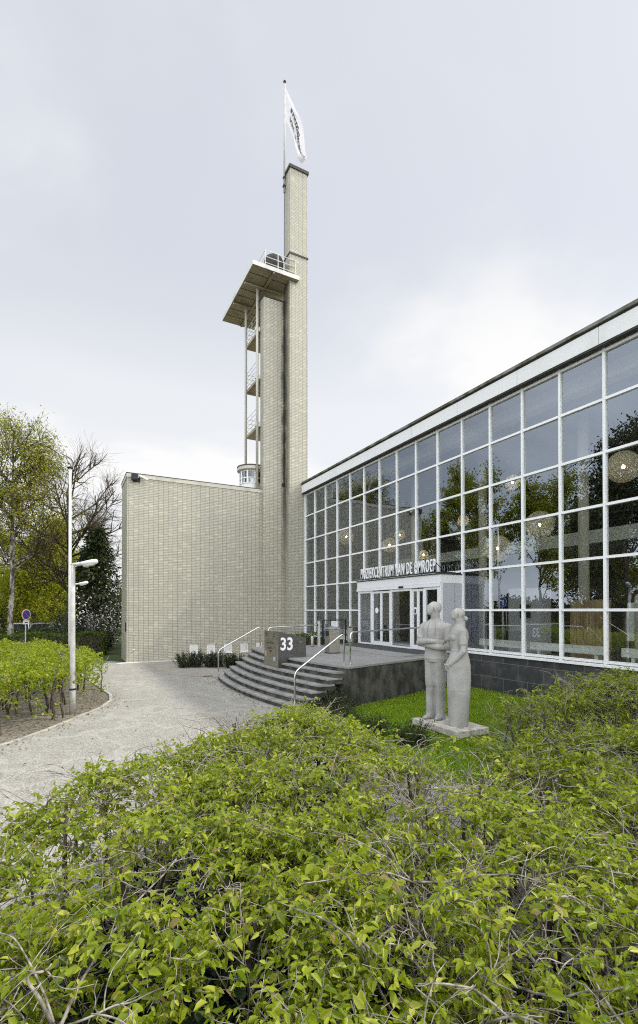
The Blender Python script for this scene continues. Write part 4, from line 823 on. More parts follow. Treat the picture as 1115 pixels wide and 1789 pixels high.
for sy in (-1, 1):   # sleeves
    el = Vector((0.07, sy * 0.405, 1.66 if sy < 0 else 1.60)); shd = Vector((-0.02, sy * 0.325, 2.02)); q = shd.lerp(el, 0.72)
    mb.tube([shd + Vector((0, -sy * 0.06, 0.02)), shd, shd.lerp(el, 0.4), q, q.lerp(el, 0.02)], [0.10, 0.112, 0.105, 0.10, 0.098], 18); mb.tube([shd.lerp(el, 0.60), shd.lerp(el, 0.72)], [0.109, 0.109], 18)
    mb.tube([shd.lerp(el, 0.5), el], [0.085, 0.08], 16); mb.ell(el, (0.082, 0.082, 0.08))
mb.tube([(0.07, -0.405, 1.66), (0.24, -0.20, 1.70), (0.275, 0.03, 1.72), (0.26, 0.14, 1.715)], [0.08, 0.072, 0.056, 0.045], 16)
mb.tube([(0.07, 0.405, 1.60), (0.22, 0.22, 1.60), (0.225, 0.0, 1.61), (0.20, -0.16, 1.62)], [0.08, 0.075, 0.06, 0.046], 16)
hand(mb, (0.262, 0.13, 1.715), (-0.12, 1, -0.03), (0.1, 0.1, 1), (1, 0.2, 0.1), 1.12, 0.25); hand(mb, (0.205, -0.15, 1.62), (-0.25, -1, 0.05), (0, 0, 1), (1, 0, 0), 1.1, 0.3)
mb.v = [(x * 0.95, y * 0.90, z) for x, y, z in mb.v]
MAN = (R(200), (7.20, 8.17, PZ - 0.005))
pm_ = remesh(xf(mb, *MAN), 'man_figure', 0.0115, 'statue_stone', stt)
xf(slit(lambda p: Vector((man_at(p).x * 0.95, man_at(p).y * 0.90, man_at(p).z)), 1, None), *MAN).build('ear_line', 'groove', pm_); gv = MB()
for sy in (-1, 1): xf(MB().tube([(0.130, sy * 0.07, 2.13), (0.196, sy * 0.10, 1.98), (0.204, sy * 0.085, 1.80)], 0.004, 5), *MAN).build('carved_line', 'groove', pm_)
# woman
mb = MB()
Wr = [(0.0, .20, .165), (0.02, .205, .17), (0.3, .225, .19), (0.7, .25, .21), (0.73, .25, .21), (1.0, .258, .218), (1.25, .25, .215), (1.42, .215, .19), (1.54, .18, .165), (1.565, .188, .172), (1.59, .178, .162), (1.72, .19, .175), (1.84, .205, .195), (1.93, .19, .215), (2.0, .155, .20), (2.06, .11, .13), (2.1, .09, .09)]
mb.loft([ering(0.02 * (1 - z / 2), 0, z, rx, ry) for z, rx, ry in Wr])
mb.ell((0.12, 0.085, 1.83), (0.10, 0.085, 0.09)); mb.ell((0.12, -0.085, 1.83), (0.10, 0.085, 0.09))
mb.tube([(-0.02, 0, 2.02), (-0.005, 0, 2.14), (0.03, 0, 2.24)], [0.115, 0.092, 0.09], 18)
mb.tube([(-0.01 + 0.104 * math.cos(2 * math.pi * k / 20), 0.106 * math.sin(2 * math.pi * k / 20), 2.075 - 0.03 * math.cos(2 * math.pi * k / 20)) for k in range(21)], 0.010, 6)
wo_at = head(mb, (0.035, 0, 2.305), R(6), R(20), 0.83); mb.ell(wo_at((-0.245, 0, -0.03)), (0.058, 0.055, 0.055))
for sy in (-1, 1):
    shd = Vector((-0.02, sy * 0.20, 1.95)); el = Vector((-0.01, sy * 0.275, 1.56)); wr = Vector((0.23, sy * 0.12, 1.27))
    mb.tube([shd + Vector((0, -sy * 0.05, 0.02)), shd, shd.lerp(el, 0.35), shd.lerp(el, 0.68)], [0.075, 0.088, 0.086, 0.084], 16); mb.tube([shd.lerp(el, 0.5), el], [0.068, 0.064], 14); mb.ell(el, (0.065, 0.065, 0.065))
    mb.tube([el, el.lerp(wr, 0.5) + Vector((0.0, sy * 0.01, 0)), wr], [0.064, 0.056, 0.042], 14)
    hand(mb, wr, (0.25, -sy * 0.55, -0.55), (0.6, 0, 0.5), (1, sy * 0.4, 0), 0.95, 0.25)
mb.v = [(x * 0.93, y * 0.93, z) for x, y, z in mb.v]
WOM = (R(152), (7.17, 7.42, PZ - 0.005))
pw_ = remesh(xf(mb, *WOM), 'woman_figure', 0.0105, 'statue_stone', stt)
xf(slit(lambda p: Vector((wo_at(p).x * 0.93, wo_at(p).y * 0.93, wo_at(p).z)), 1, None), *WOM).build('ear_line', 'groove', pw_); gv = MB()
for z, rx, ry in ((0.74, .2495, .2095),):
    rg = ering(0.02 * (1 - z / 2), 0, z, rx * 0.93, ry * 0.93); gv.tube(rg + rg[:1], 0.003, 5)
xf(gv, *WOM).build('carved_line', 'groove', pw_)

# ------------------------------------------------------------------ lamps, poles, signs
def street_lamp(loc, h, label, head_dir, r0, r1, scale=1.0):
    x, y, _ = loc; t = root('street_lamp', loc, label, 'street lamp', 'grey street lamps beside the path'); d = Vector((*head_dir, 0)).normalized()
    MB().tube([(x, y, 0.0), (x, y, 0.62), (x, y, 0.64), (x, y, h * 0.55), (x, y, h)], [r0, r0, r0 * 0.92, r0 * 0.8, r1], 14).build('pole', 'lamp_paint', t, smooth=True)
    MB().lathe([(r0 * 1.04, 0.60), (r0 * 1.04, 0.645)], (x, y, 0), 16).build('band', 'black_paint', t)
    u = Vector((0, 0, 1)); s_ = d.cross(u); B = Vector((x, y, h - 0.05))
    hm = MB(); rings = []
    for q, wd, hh, lift in ((-0.05, 0.05, 0.03, 0), (0.0, 0.055, 0.045, 0.0), (0.20, 0.06, 0.05, 0.02), (0.22, 0.085, 0.055, 0.03), (0.50, 0.095, 0.075, 0.075), (0.60, 0.08, 0.07, 0.09), (0.64, 0.05, 0.04, 0.095)):
        c = B + d * q * scale + u * (0.03 + lift) * scale; rings.append([c + s_ * wd * scale * math.cos(a) + u * hh * scale * math.sin(a) for a in (2 * math.pi * k / 16 for k in range(16))])
    hm.loft(rings[:3]); hm.build('bracket', 'lamp_paint', t, smooth=True); hd = MB().loft(rings[3:]).build('lamp_head', 'lamp_white', t, smooth=True)
    c = B + d * 0.42 * scale + u * 0.02 * scale; ll = MB(); ll.loft([[c + d * 0.17 * scale * math.cos(a) * k1 + s_ * 0.075 * scale * math.sin(a) * k1 + u * (dz + 0.09 * math.cos(a) * 0.3) * scale for a in (2 * math.pi * k / 18 for k in range(18))] for k1, dz in ((1.0, 0.02), (0.98, -0.005), (0.75, -0.03), (0.2, -0.04))]); ll.build('lamp_lens', 'lamp_lens', hd, smooth=True)
street_lamp((0.11, 13.21, 0.013), 3.70, 'nearest grey street lamp with dark band, standing in the soil bed at the path edge', (0.93, -0.36), 0.072, 0.05, 0.9)
street_lamp((0.24, 23.6, 0.013), 3.72, 'second grey street lamp beyond the left hedge, behind the nearest lamp', (0.95, -0.3), 0.072, 0.05, 0.9)
t = root('far_street_lamp', (3.0, 52, 0), 'small distant street lamp with thin curved arm before dark conifers', 'street lamp'); 
MB().tube(bend([(0.9, 47.5, 0), (0.9, 47.5, 4.15), (1.9, 47.3, 4.5)], 0.3), 0.05, 8).build('pole', 'lamp_paint', t, smooth=True); MB().ell((2.0, 47.3, 4.5), (0.3, 0.14, 0.1)).build('lamp_head', 'lamp_white', t, smooth=True)
t = root('white_flagpole', (0.08, 20.84, 0.01), 'tall bare white flagpole with dark disc cap rising behind the nearest lamp', 'flagpole')
MB().tube([(0.08, 20.84, 0.01), (0.06, 20.84, 8.05)], [0.065, 0.045], 14).build('pole', 'pole_white', t, smooth=True); MB().lathe([(0.05, 0), (0.11, 0.03), (0.11, 0.06), (0.03, 0.10)], (0.06, 20.84, 8.03), 18).build('cap', 'black_paint', t, smooth=True)
t = root('parking_sign', (-1.95, 29.3, 0), 'round blue no parking sign over a small white plate beyond the left hedge', 'sign')
MB().tube([(-1.95, 29.3, 0), (-1.95, 29.3, 2.5)], 0.03, 8).build('post', 'lamp_paint', t)
def disc(name, c, rr, nrm, mat, par, off):
    n_ = Vector(nrm).normalized(); a = n_.cross(Vector((0, 0, 1))).normalized(); u = a.cross(n_); C_ = Vector(c) + n_ * off; m_ = MB(); k = 28
    m_.loft([[C_ + q * n_ + rr * (math.cos(2 * math.pi * i / k) * a + math.sin(2 * math.pi * i / k) * u) for i in range(k)] for q in (0, 0.004)]); return m_.build(name, mat, par)
nn = (0.75, -0.66, 0)
ds = disc('disc', (-1.95, 29.3, 2.33), 0.28, nn, 'lamp_white', t, 0.035); disc('red_ring', (-1.95, 29.3, 2.33), 0.245, nn, 'sign_red', ds, 0.041); disc('blue_field', (-1.95, 29.3, 2.33), 0.215, nn, 'sign_blue', ds, 0.047)
n_ = Vector(nn).normalized(); a_ = n_.cross(Vector((0, 0, 1))).normalized(); C_ = Vector((-1.95, 29.3, 2.33)) + n_ * 0.054; MB().bar(C_ + (-0.15 * -a_ + Vector((0, 0, 0.15))) * 1.0, C_ + (0.15 * -a_ - Vector((0, 0, 0.15))), 0.03, 0.004, n_).build('red_bar', 'sign_red', ds)
C_ = Vector((-1.95, 29.3, 1.93)) + n_ * 0.04; MB().bar(C_ - a_ * 0.19, C_ + a_ * 0.19, 0.01, 0.2).build('plate', 'paper_white', t); C_ = C_ + n_ * 0.008; MB().bar(C_ - a_ * 0.11, C_ + a_ * 0.11, 0.004, 0.05).build('plate_arrow', 'ink', t)
t = root('arrow_sign', (-5.5, 25.5, 0), 'round blue traffic sign with white bent arrow, seen mirrored in the glass front', 'sign')
MB().tube([(-5.5, 25.5, 0), (-5.5, 25.5, 3.5)], 0.035, 8).build('post', 'lamp_paint', t)
nn = (0.9, -0.43, 0); ds = disc('disc', (-5.5, 25.5, 3.15), 0.36, nn, 'lamp_white', t, 0.04); disc('blue_field', (-5.5, 25.5, 3.15), 0.335, nn, 'sign_blue', ds, 0.046)
n_ = Vector(nn).normalized(); a_ = n_.cross(Vector((0, 0, 1))).normalized() * -1; C_ = Vector((-5.5, 25.5, 3.15)) + n_ * 0.056; z_ = Vector((0, 0, 1))
MB().bar(C_ - a_ * 0.08 - z_ * 0.22, C_ - a_ * 0.08 + z_ * 0.12, 0.07, 0.004, n_).bar(C_ - a_ * 0.115 + z_ * 0.12, C_ + a_ * 0.12 + z_ * 0.12, 0.07, 0.004, n_).add([C_ + a_ * 0.1 + z_ * 0.23, C_ + a_ * 0.1 + z_ * 0.01, C_ + a_ * 0.23 + z_ * 0.12], [(0, 1, 2)]).build('arrow', 'paper_white', ds)
t = root('drain_grate', (4.9, 18.3, 0.01), 'small dark drain grate in the paving beside the lowest step', 'drain'); gm = MB()
for k in range(5): gm.box(4.62 + k * 0.075, 4.66 + k * 0.075, 18.2, 18.45, 0.014, 0.024)
gm.build('grate', 'black_paint', t)

# bicycle racks
def rack(loc, label):
    x, y = loc; t = root('bicycle_rack', (x, y, 0), label, 'bicycle rack', 'steel bicycle racks behind the right hedge')
    for k in range(2):
        o_ = 0.10 * k; MB().tube(bend([(x - 0.15, y + o_, 0.05), (x - 0.12, y + o_, 0.55), (x + 0.25, y + o_ - 0.05, 0.58), (x + 0.75, y + o_ - 0.25, 0.12)], 0.12), 0.014, 8).build('hoop', 'stainless', t, smooth=True)
    MB().bar((x - 0.2, y + 0.05, 0.03), (x + 0.8, y - 0.2, 0.03), 0.05, 0.04).build('base_rail', 'stainless', t)
rack((5.75, 4.05), 'lowest steel bicycle rack hoop pair nearest the front hedge'); rack((6.25, 4.55), 'middle steel bicycle rack hoop pair under the right hedge'); rack((7.0, 4.75), 'highest steel bicycle rack hoop pair at the picture edge')
tag(MB().prism([(5.2, 4.6), (7.5, 4.9), (8.6, 4.2), (8.0, 3.2), (5.4, 3.6)], 0.010, 0.016).build('bike_pavement', 'kerb_stone'), kind='structure')

# ------------------------------------------------------------------ plants
def hedge(name, label, poly, z1, rng, n_stem, n_branch, n_twig, per, leafL, leaf_mat='hornbeam_leaf', low=0.35, feather=0.25, dens=None, top_bias=0.22, twig_r=0.0022, stem_r=0.016, branch_len=(0.3, 0.85), lab_cat='hedge', twig_len=(0.08, 0.2), sides=5, group=None, mesh_twigs=True, bare=0):
    ctr = np.array(poly).mean(0); t = root(name, (ctr[0], ctr[1], 0), label, lab_cat, group)
    xy = sample(poly, n_stem, rng); ed = edgedist(xy, poly)
    m = 7; S = np.empty((n_stem, m, 3)); hgt = z1 * rng.uniform(0.72, 1.0, n_stem); dx = np.cumsum(rng.normal(size=(n_stem, m, 2)) * 0.022, 1); lean = rng.normal(size=(n_stem, 1, 2)) * 0.05
    tt = np.linspace(0, 1, m); S[:, :, :2] = xy[:, None, :] + dx + lean * tt[None, :, None]; S[:, :, 2] = tt[None, :] * hgt[:, None]
    r = rng.uniform(0.6, 1.3, n_stem) * stem_r; order = np.argsort(np.hypot(xy[:, 0], xy[:, 1]))
    for i in order[:100]: V, Q = tubes(S[i:i + 1], r[i:i + 1] * 1.25, r[i:i + 1] * 0.55, 7); npmesh('stem', V, Q, 'stem_bark', t, smooth=True)
    if n_stem > 100: V, Q = tubes(S[order[100:]], r[order[100:]] * 1.25, r[order[100:]] * 0.55, 7); tag(npmesh('stem', V, Q, 'stem_bark', t, smooth=True), kind='stuff')
    Bp = grow(S, n_branch, rng, (0.30, 1.0), (35, 95), branch_len, 7, 0.19, 0.06, taper=False)
    # thinner bare shoots spring from the branches; both stay within the clipped box
    def clip_top(p):
        zt = z1 + 0.02 + 0.05 * rng.random((len(p), 1)); p[:, :, 2] = zt - 0.07 * np.logaddexp(0, (zt - p[:, :, 2]) / 0.07); p[:, :, 2] = np.maximum(p[:, :, 2], 0.12); return smooth_paths(p)
    if bare: Sh = clip_top(grow(Bp, n_branch * bare, rng, (0.2, 1.0), (20, 60), (0.12, 0.42), 5, 0.16, 0.03, taper=False))
    Bp = clip_top(Bp)
    rb_ = rng.uniform(0.0028, 0.0072, n_branch) * (stem_r / 0.017); V, Q = tubes(Bp, rb_, rb_ * 0.4, sides)
    if bare: rs_ = rng.uniform(0.0016, 0.003, len(Sh)); V, Q = join([(V, Q), tubes(Sh, rs_, rs_ * 0.6, 4)])
    npmesh('branch', V, Q, 'hedge_bark', t, smooth=True)
    # twigs through the volume, weighted to the clipped top and the outer faces
    k = int(n_twig * 2.6); q = sample(poly, k, rng); e = edgedist(q, poly); u = rng.random(k)
    zz = z1 - rng.exponential(top_bias, k); side = e < 0.22; zz = np.where(side & (rng.random(k) < 0.7), rng.uniform(low, z1, k), zz); 
    bump_ = 0.065 * np.sin(q[:, 0] * 5.1 + 1.3 * np.sin(q[:, 1] * 3.7)) + 0.06 * np.sin(q[:, 1] * 6.3 + q[:, 0] * 2.1) + 0.04 * np.sin(q[:, 0] * 13.7 + 2.2 * np.sin(q[:, 1] * 11.1)); zz = zz + bump_ - 0.06 + np.where(rng.random(k) < 0.05, rng.uniform(0.03, 0.14, k), 0)
    clump = np.sin(q[:, 0] * 7.7 + 2 * np.sin(q[:, 1] * 5.2)) + np.sin(q[:, 1] * 8.9 + 1.7 * np.sin(q[:, 0] * 6.1)) + np.sin(zz * 9 + q[:, 0] * 4)
    keep = (zz > low * rng.uniform(0.5, 1.2, k)) & (u < np.clip(0.50 + 0.34 * clump, 0.06, 1)) & (rng.random(k) < np.clip(e / max(feather, 1e-3), 0.15, 1))
    if dens is not None: keep &= rng.random(k) < dens(q)
    q = q[keep][:n_twig]; zz = zz[keep][:n_twig]; e = e[keep][:n_twig]; n = len(q)
    P0 = np.c_[q, zz]; d = rng.normal(size=(n, 3)) * np.array([1, 1, 0.55]) + np.array([0, 0, 0.35]); d = unit(d); Lt = rng.uniform(twig_len[0], twig_len[1], n)
    mt = 4; Tp = np.empty((n, mt, 3)); Tp[:, 0] = P0
    for j in range(1, mt): d = unit(d + 0.22 * rng.normal(size=(n, 3)) - np.array([0, 0, 0.10])); Tp[:, j] = Tp[:, j - 1] + d * (Lt / (mt - 1))[:, None]
    if mesh_twigs:
        rt = rng.uniform(0.7, 1.4, n) * twig_r; V, Q = tubes(Tp, rt, rt * 0.5, 3); npmesh('twig', V, Q, 'hedge_bark', t)
    P, T = along(Tp, per, rng, 0.1); n = len(P); sgn = np.tile(np.where(np.arange(per) % 2 == 0, 1.0, -1.0), len(Tp))[:, None]
    sd = unit(np.cross(T, rng.normal(size=(n, 3)) * 0.35 + np.array([0, 0, 1]))) * sgn; D = unit(T * 0.6 + sd * 0.8 + rng.normal(size=(n, 3)) * 0.3 - np.array([0, 0, 0.42]))
    L = leafL * (0.45 + 1.0 * rng.random(n) ** 1.4); V, Q = leaves(P, D, L, L * rng.uniform(0.40, 0.58, n), rng, 0.32)
    base = np.repeat(rng.random(len(Tp)) * 0.5 + 0.25, per); npmesh('leaves', V, Q, leaf_mat, t, rnd=rnd_faces(n, rng, base)); return t
def sparse_right(q):
    s = np.ones(len(q)); s *= np.clip(1.0 - 1.0 * np.exp(-((q[:, 0] - 2.75) ** 2 / 0.35 + (q[:, 1] - 3.2) ** 2 / 1.1)), 0.12, 1); s *= np.clip(1.0 - 0.7 * np.exp(-((q[:, 0] + 0.1) ** 2 / 0.25 + (q[:, 1] - 3.4) ** 2 / 0.35)), 0.25, 1); return s
hedge('front_hedge', 'large bright green hornbeam hedge filling the bottom of the view with tangled twigs', FRONT, 1.2, np.random.default_rng(21), 150, 1700, 15500, 7, 0.047, low=0.5, feather=0.25, dens=sparse_right, top_bias=0.13, stem_r=0.018, branch_len=(0.35, 1.0), twig_r=0.0019, bare=3, twig_len=(0.07, 0.19))
LH = [(-7, 9.2), (-2.9, 9.7), (-1.25, 11.3), (-0.4, 12.0), (0.42, 13.2), (0.95, 14.7), (0.98, 16.6), (0.45, 19), (-0.2, 22.5), (-1.7, 24.4), (-7, 24.4)]
hedge('left_hedge', 'broad hornbeam hedge on bare stems in the soil bed left of the path', LH, 1.27, np.random.default_rng(22), 260, 1500, 20000, 6, 0.07, low=0.32, feather=0.2, stem_r=0.024, branch_len=(0.3, 0.8), mesh_twigs=False, top_bias=0.2)
RH = [(6.2, 5.1), (6.25, 5.75), (8.0, 5.6), (9.3, 5.7), (9.6, 4.4), (8.4, 4.6), (7.6, 4.9)]
hedge('right_hedge', 'thin see-through hornbeam hedge between lawn and bicycle racks', RH, 1.24, np.random.default_rng(23), 34, 300, 1700, 6, 0.055, low=0.15, feather=0.12, top_bias=0.35, stem_r=0.02, branch_len=(0.3, 0.8), bare=2)
RH2 = [(8.7, 5.6), (8.9, 6.6), (11.2, 6.5), (11.4, 4.2), (9.6, 4.3)]
hedge('wall_hedge', 'denser bright hedge by the dark plinth at the right edge', RH2, 1.22, np.random.default_rng(24), 40, 330, 2800, 6, 0.058, low=0.1, feather=0.15, top_bias=0.3)
MH = [(3.35, 2.2), (3.2, 3.0), (3.5, 4.2), (4.2, 4.6), (5.2, 4.3), (5.6, 3.2), (5.2, 1.6), (4.4, 1.4)]
hedge('middle_hedge', 'sparse hornbeam hedge over grey gravel between front hedge and bicycle racks', [(3.3, 2.0), (3.2, 3.0), (3.9, 4.0), (5.0, 4.1), (6.1, 4.0), (7.6, 3.6), (7.2, 2.6), (5.4, 2.0), (4.4, 1.2)], 1.12, np.random.default_rng(25), 60, 500, 4600, 6, 0.054, low=0.3, feather=0.2, top_bias=0.25, stem_r=0.02, bare=2, dens=lambda q: np.clip(1.05 - 0.85 * np.exp(-((q[:, 0] - 4.75) ** 2 / 0.5 + (q[:, 1] - 3.1) ** 2 / 0.5)), 0.15, 1))
# ivy in the heart of the front hedge: ground cover
g = np.random.default_rng(31); IV = [(-1.3, 1.2), (-0.9, 2.6), (0.2, 3.7), (1.0, 4.5), (1.9, 5.5), (2.7, 5.8), (3.1, 5.4), (2.9, 4.4), (2.1, 3.6), (2.1, 2.6), (2.6, 2.0), (3.6, 1.4), (3.9, 0.4), (0.4, 0.5)]; n = 30000; q = sample(IV, n, g); zz = np.abs(g.normal(size=n)) * 0.30 + 0.02
P = np.c_[q, np.minimum(zz, 0.8)]; D = g.normal(size=(n, 3)) * np.array([1, 1, 0.3]); L = g.uniform(0.04, 0.075, n); V, Q = leaves(P, D, L, L * 0.9, g, 0.1, nrm=g.normal(size=(n, 3)) * 0.5 + np.array([0, 0, 1.0]))
tag(npmesh('ivy', V, Q, 'ivy_leaf', None, rnd=np.repeat(g.random(n), 2)), 'dark glossy ivy covering the ground inside the front hedge', 'ivy', kind='stuff')

def shrub(name, label, c, rx, ry, h, rng, nb, nl, leafL, leafW, mat, upright=0.8, cat_='shrub', group=None, z0=0.01, bark='stem_bark'):
    t = root(name, (c[0], c[1], z0), label, cat_, group); n = nb; a = rng.uniform(0, 2 * np.pi, n); rr = np.sqrt(rng.random(n)); base = np.c_[c[0] + rx * rr * np.cos(a) * 0.7, c[1] + ry * rr * np.sin(a) * 0.7, np.full(n, z0)]
    d = unit(np.c_[np.cos(a) * rr * (1 - upright), np.sin(a) * rr * (1 - upright), np.full(n, upright)] + rng.normal(size=(n, 3)) * 0.15); Ls = h * rng.uniform(0.6, 1.05, n); m = 5; S = np.empty((n, m, 3)); S[:, 0] = base
    for j in range(1, m): d = unit(d + rng.normal(size=(n, 3)) * 0.12); S[:, j] = S[:, j - 1] + d * (Ls / (m - 1))[:, None]
    V, Q = tubes(S, np.full(n, 0.010), np.full(n, 0.003), 4); npmesh('stem', V, Q, bark, t); per = max(1, nl // n); P, T = along(S, per, rng, 0.05); k = len(P); D = unit(T * 0.5 + unit(rng.normal(size=(k, 3))) * 0.8)
    L = leafL * rng.uniform(0.6, 1.25, k); P = P + rng.normal(size=(k, 3)) * leafL * 0.6; P[:, 2] = np.maximum(P[:, 2], z0 + 0.02); V, Q = leaves(P, D, L, L * leafW, rng, 0.15); npmesh('leaves', V, Q, mat, t, rnd=rnd_faces(k, rng)); return t
for k, (c, rx, ry, h, lab) in enumerate((((6.1, 10.45), 0.42, 0.35, 0.62, 'dark yew shrub tucked against the near end of the steps'), ((5.5, 9.4), 0.4, 0.5, 0.4, 'low dark yew shrub between front hedge and lawn, left of the statue'), ((5.75, 7.2), 0.28, 0.3, 0.5, 'dark yew sprigs in front of the statue plinth'), ((5.55, 8.1), 0.22, 0.3, 0.42, 'small dark yew sprig left of the plinth corner'))):
    shrub('yew_shrub', lab, c, rx, ry, h, np.random.default_rng(40 + k), 46, 1500, 0.065, 0.2, 'yew_leaf', 0.6, group='dark yew shrubs along the lawn')
for k, (c, rx, ry, h, lab) in enumerate((((4.9, 21.7), 0.75, 0.5, 0.75, 'dark low evergreen shrub left of the far handrail under the hatches'), ((5.85, 21.3), 0.55, 0.5, 0.7, 'dark low evergreen shrub directly behind the far handrail'), ((6.6, 20.6), 0.45, 0.4, 0.62, 'dark low evergreen shrub nearest the top of the steps'))):
    shrub('low_shrub', lab, c, rx, ry, h, np.random.default_rng(50 + k), 80, 4200, 0.06, 0.4, 'dark_shrub_leaf', 0.7, group='dark low shrubs under the brick wall')
def clipped(name, label, x0, x1, y0, y1, z0, z1, n, leafL, rng, mat='clipped_leaf', group=None, rot=0.0):
    cx, cy = (x0 + x1) / 2, (y0 + y1) / 2; t = root(name, (cx, cy, z0), label, 'hedge', group); hx, hy, hz = (x1 - x0) / 2, (y1 - y0) / 2, (z1 - z0)
    ar = np.array([hx * hy * 4, hx * hz * 2, hx * hz * 2, hy * hz * 2, hy * hz * 2]); f = rng.choice(5, n, p=ar / ar.sum()); u = rng.uniform(-1, 1, n); v = rng.random(n); P = np.empty((n, 3)); inn = np.abs(rng.normal(size=n)) * 0.07
    P[:, 0] = np.select([f == 0, f <= 2, f == 3], [u * hx, u * hx, -hx + inn], hx - inn); P[:, 1] = np.select([f == 0, f == 1, f == 2], [(v * 2 - 1) * hy, -hy + inn, hy - inn], u * hy); P[:, 2] = np.where(f == 0, hz - inn, v * hz)
    P += rng.normal(size=(n, 3)) * 0.05; P[:, 2] = np.clip(P[:, 2] + 0.05 * np.sin(P[:, 0] * 2.3), 0.02, None); P += np.array([cx, cy, z0]); D = rng.normal(size=(n, 3)) + np.array([0, 0, 0.5]); L = leafL * rng.uniform(0.6, 1.3, n); V, Q = leaves(P, D, L, L * 0.6, rng, 0.2)
    npmesh('leaves', V, Q, mat, t, rnd=rnd_faces(n, rng)); MB().box(x0 + 0.12, x1 - 0.12, y0 + 0.12, y1 - 0.12, z0, z1 - 0.14).build('inner_growth', 'stem_bark', t); return t
clipped('box_hedge', 'small clipped green hedge on the terrace behind the number pillar', 7.7, 10.3, 18.3, 19.1, 1.0, 1.52, 4200, 0.05, np.random.default_rng(60)); MB
tag(MB().box(7.5, 11.6, 18.2, 19.3, 0, 1.0).build('planter_wall', 'dark_slabs'), 'low dark stone planter wall beyond the terrace carrying the clipped hedge', 'planter')
clipped('clipped_hedge', 'long dark clipped hedge crossing behind the left hedge and lamps', -12, 1.95, 29.6, 31.4, 0, 1.2, 15000, 0.12, np.random.default_rng(61), 'clipped_leaf', 'clipped hedges in the background')
clipped('clipped_hedge', 'far clipped hedge in front of the parked cars', -9, -0.9, 43.5, 44.6, 0, 1.0, 5000, 0.13, np.random.default_rng(62), 'clipped_leaf', 'clipped hedges in the background')

g = np.random.default_rng(150); kp = np.array(KERB[2:13]); n = 900; i = g.integers(0, len(kp) - 1, n); f = g.random((n, 1)); q = kp[i] * (1 - f) + kp[i + 1] * f + g.normal(size=(n, 2)) * np.array([0.35, 0.3]) - np.array([0.25, 0.0])
q = np.concatenate([q, g.uniform((-1.5, 5.5), (4.6, 20), (140, 2)), np.array([4.6, 14.4]) + g.normal(size=(160, 2)) * np.array([0.12, 2.0])]); q = q[~inpoly(q, [(4.66, 10.5), (12, 10.5), (12, 19), (4.66, 19)])]; n = len(q); P = np.c_[q, np.full(n, 0.03)]; D = g.normal(size=(n, 3)) * np.array([1, 1, 0.15]); L = g.uniform(0.02, 0.06, n)
V, Q = leaves(P, D, L, L * 0.55, g, 0.3); tag(npmesh('leaf_litter', V, Q, 'litter_leaf', None, rnd=np.repeat(g.random(n), 2)), 'scattered fallen leaves and bud scales along the kerb and on the path', 'leaf litter', kind='stuff')
# trees
def tree(name, label, base, H, rng, bark, leaf_mat, n_limb=14, n_br=90, n_tw=700, per=8, leafL=0.14, leafW=0.55, spread=0.38, r0=0.22, trop=(0.10, 0.03, -0.02), start=0.25, leaf_jit=0.12, droop=0.2, lean=0.0, group=None, twig_len=(0.5, 1.2), limb_ang=(30, 65), cat_='tree', twig_r=0.012):
    t = root(name, (base[0], base[1], 0), label, cat_, group); m = 9; tt = np.linspace(0, 1, m); T = np.empty((1, m, 3)); wob = np.cumsum(rng.normal(size=(m, 2)) * H * 0.008, 0); T[0, :, 0] = base[0] + wob[:, 0] + lean * tt * H; T[0, :, 1] = base[1] + wob[:, 1]; T[0, :, 2] = tt * H * 0.95
    Lm = grow(T, n_limb, rng, (start, 0.95), limb_ang, (H * spread * 0.7, H * spread * 1.15), 8, 0.10, trop[0]); Br = grow(Lm, n_br, rng, (0.2, 1.0), (25, 60), (H * 0.09, H * 0.2), 6, 0.14, trop[1]); Tw = grow(Br, n_tw, rng, (0.15, 1.0), (20, 60), twig_len, 5, 0.16, trop[2], taper=False)
    k = r0 / 0.22; parts = [tubes(T, np.array([r0]), np.array([r0 * 0.12]), 10), tubes(Lm, np.full(n_limb, r0 * 0.36), np.full(n_limb, r0 * 0.08), 6)]
    V, Q = join(parts); npmesh('trunk', V, Q, bark, t, smooth=True); fine = join([tubes(Br, np.full(n_br, 0.035 * k), np.full(n_br, 0.013 * k), 4), tubes(Tw, np.full(n_tw, twig_r), np.full(n_tw, twig_r * 0.5), 3)])
    cr = npmesh('branches', *fine, 'twig_bark' if bark == 'birch_bark' else bark, t)
    if leaf_mat:
        P, Tn = along(Tw, per, rng, 0.1); n = len(P); P = P + rng.normal(size=(n, 3)) * leaf_jit; D = unit(Tn * 0.5 + rng.normal(size=(n, 3)) * 0.7 - np.array([0, 0, droop])); L = leafL * rng.uniform(0.5, 1.3, n); V, Q = leaves(P, D, L, L * leafW, rng, 0.15); base_ = np.repeat(rng.random(len(Tw)), per) * 0.7 + 0.15
        npmesh('crown', V, Q, leaf_mat, t, rnd=rnd_faces(n, rng, base_))
    return t
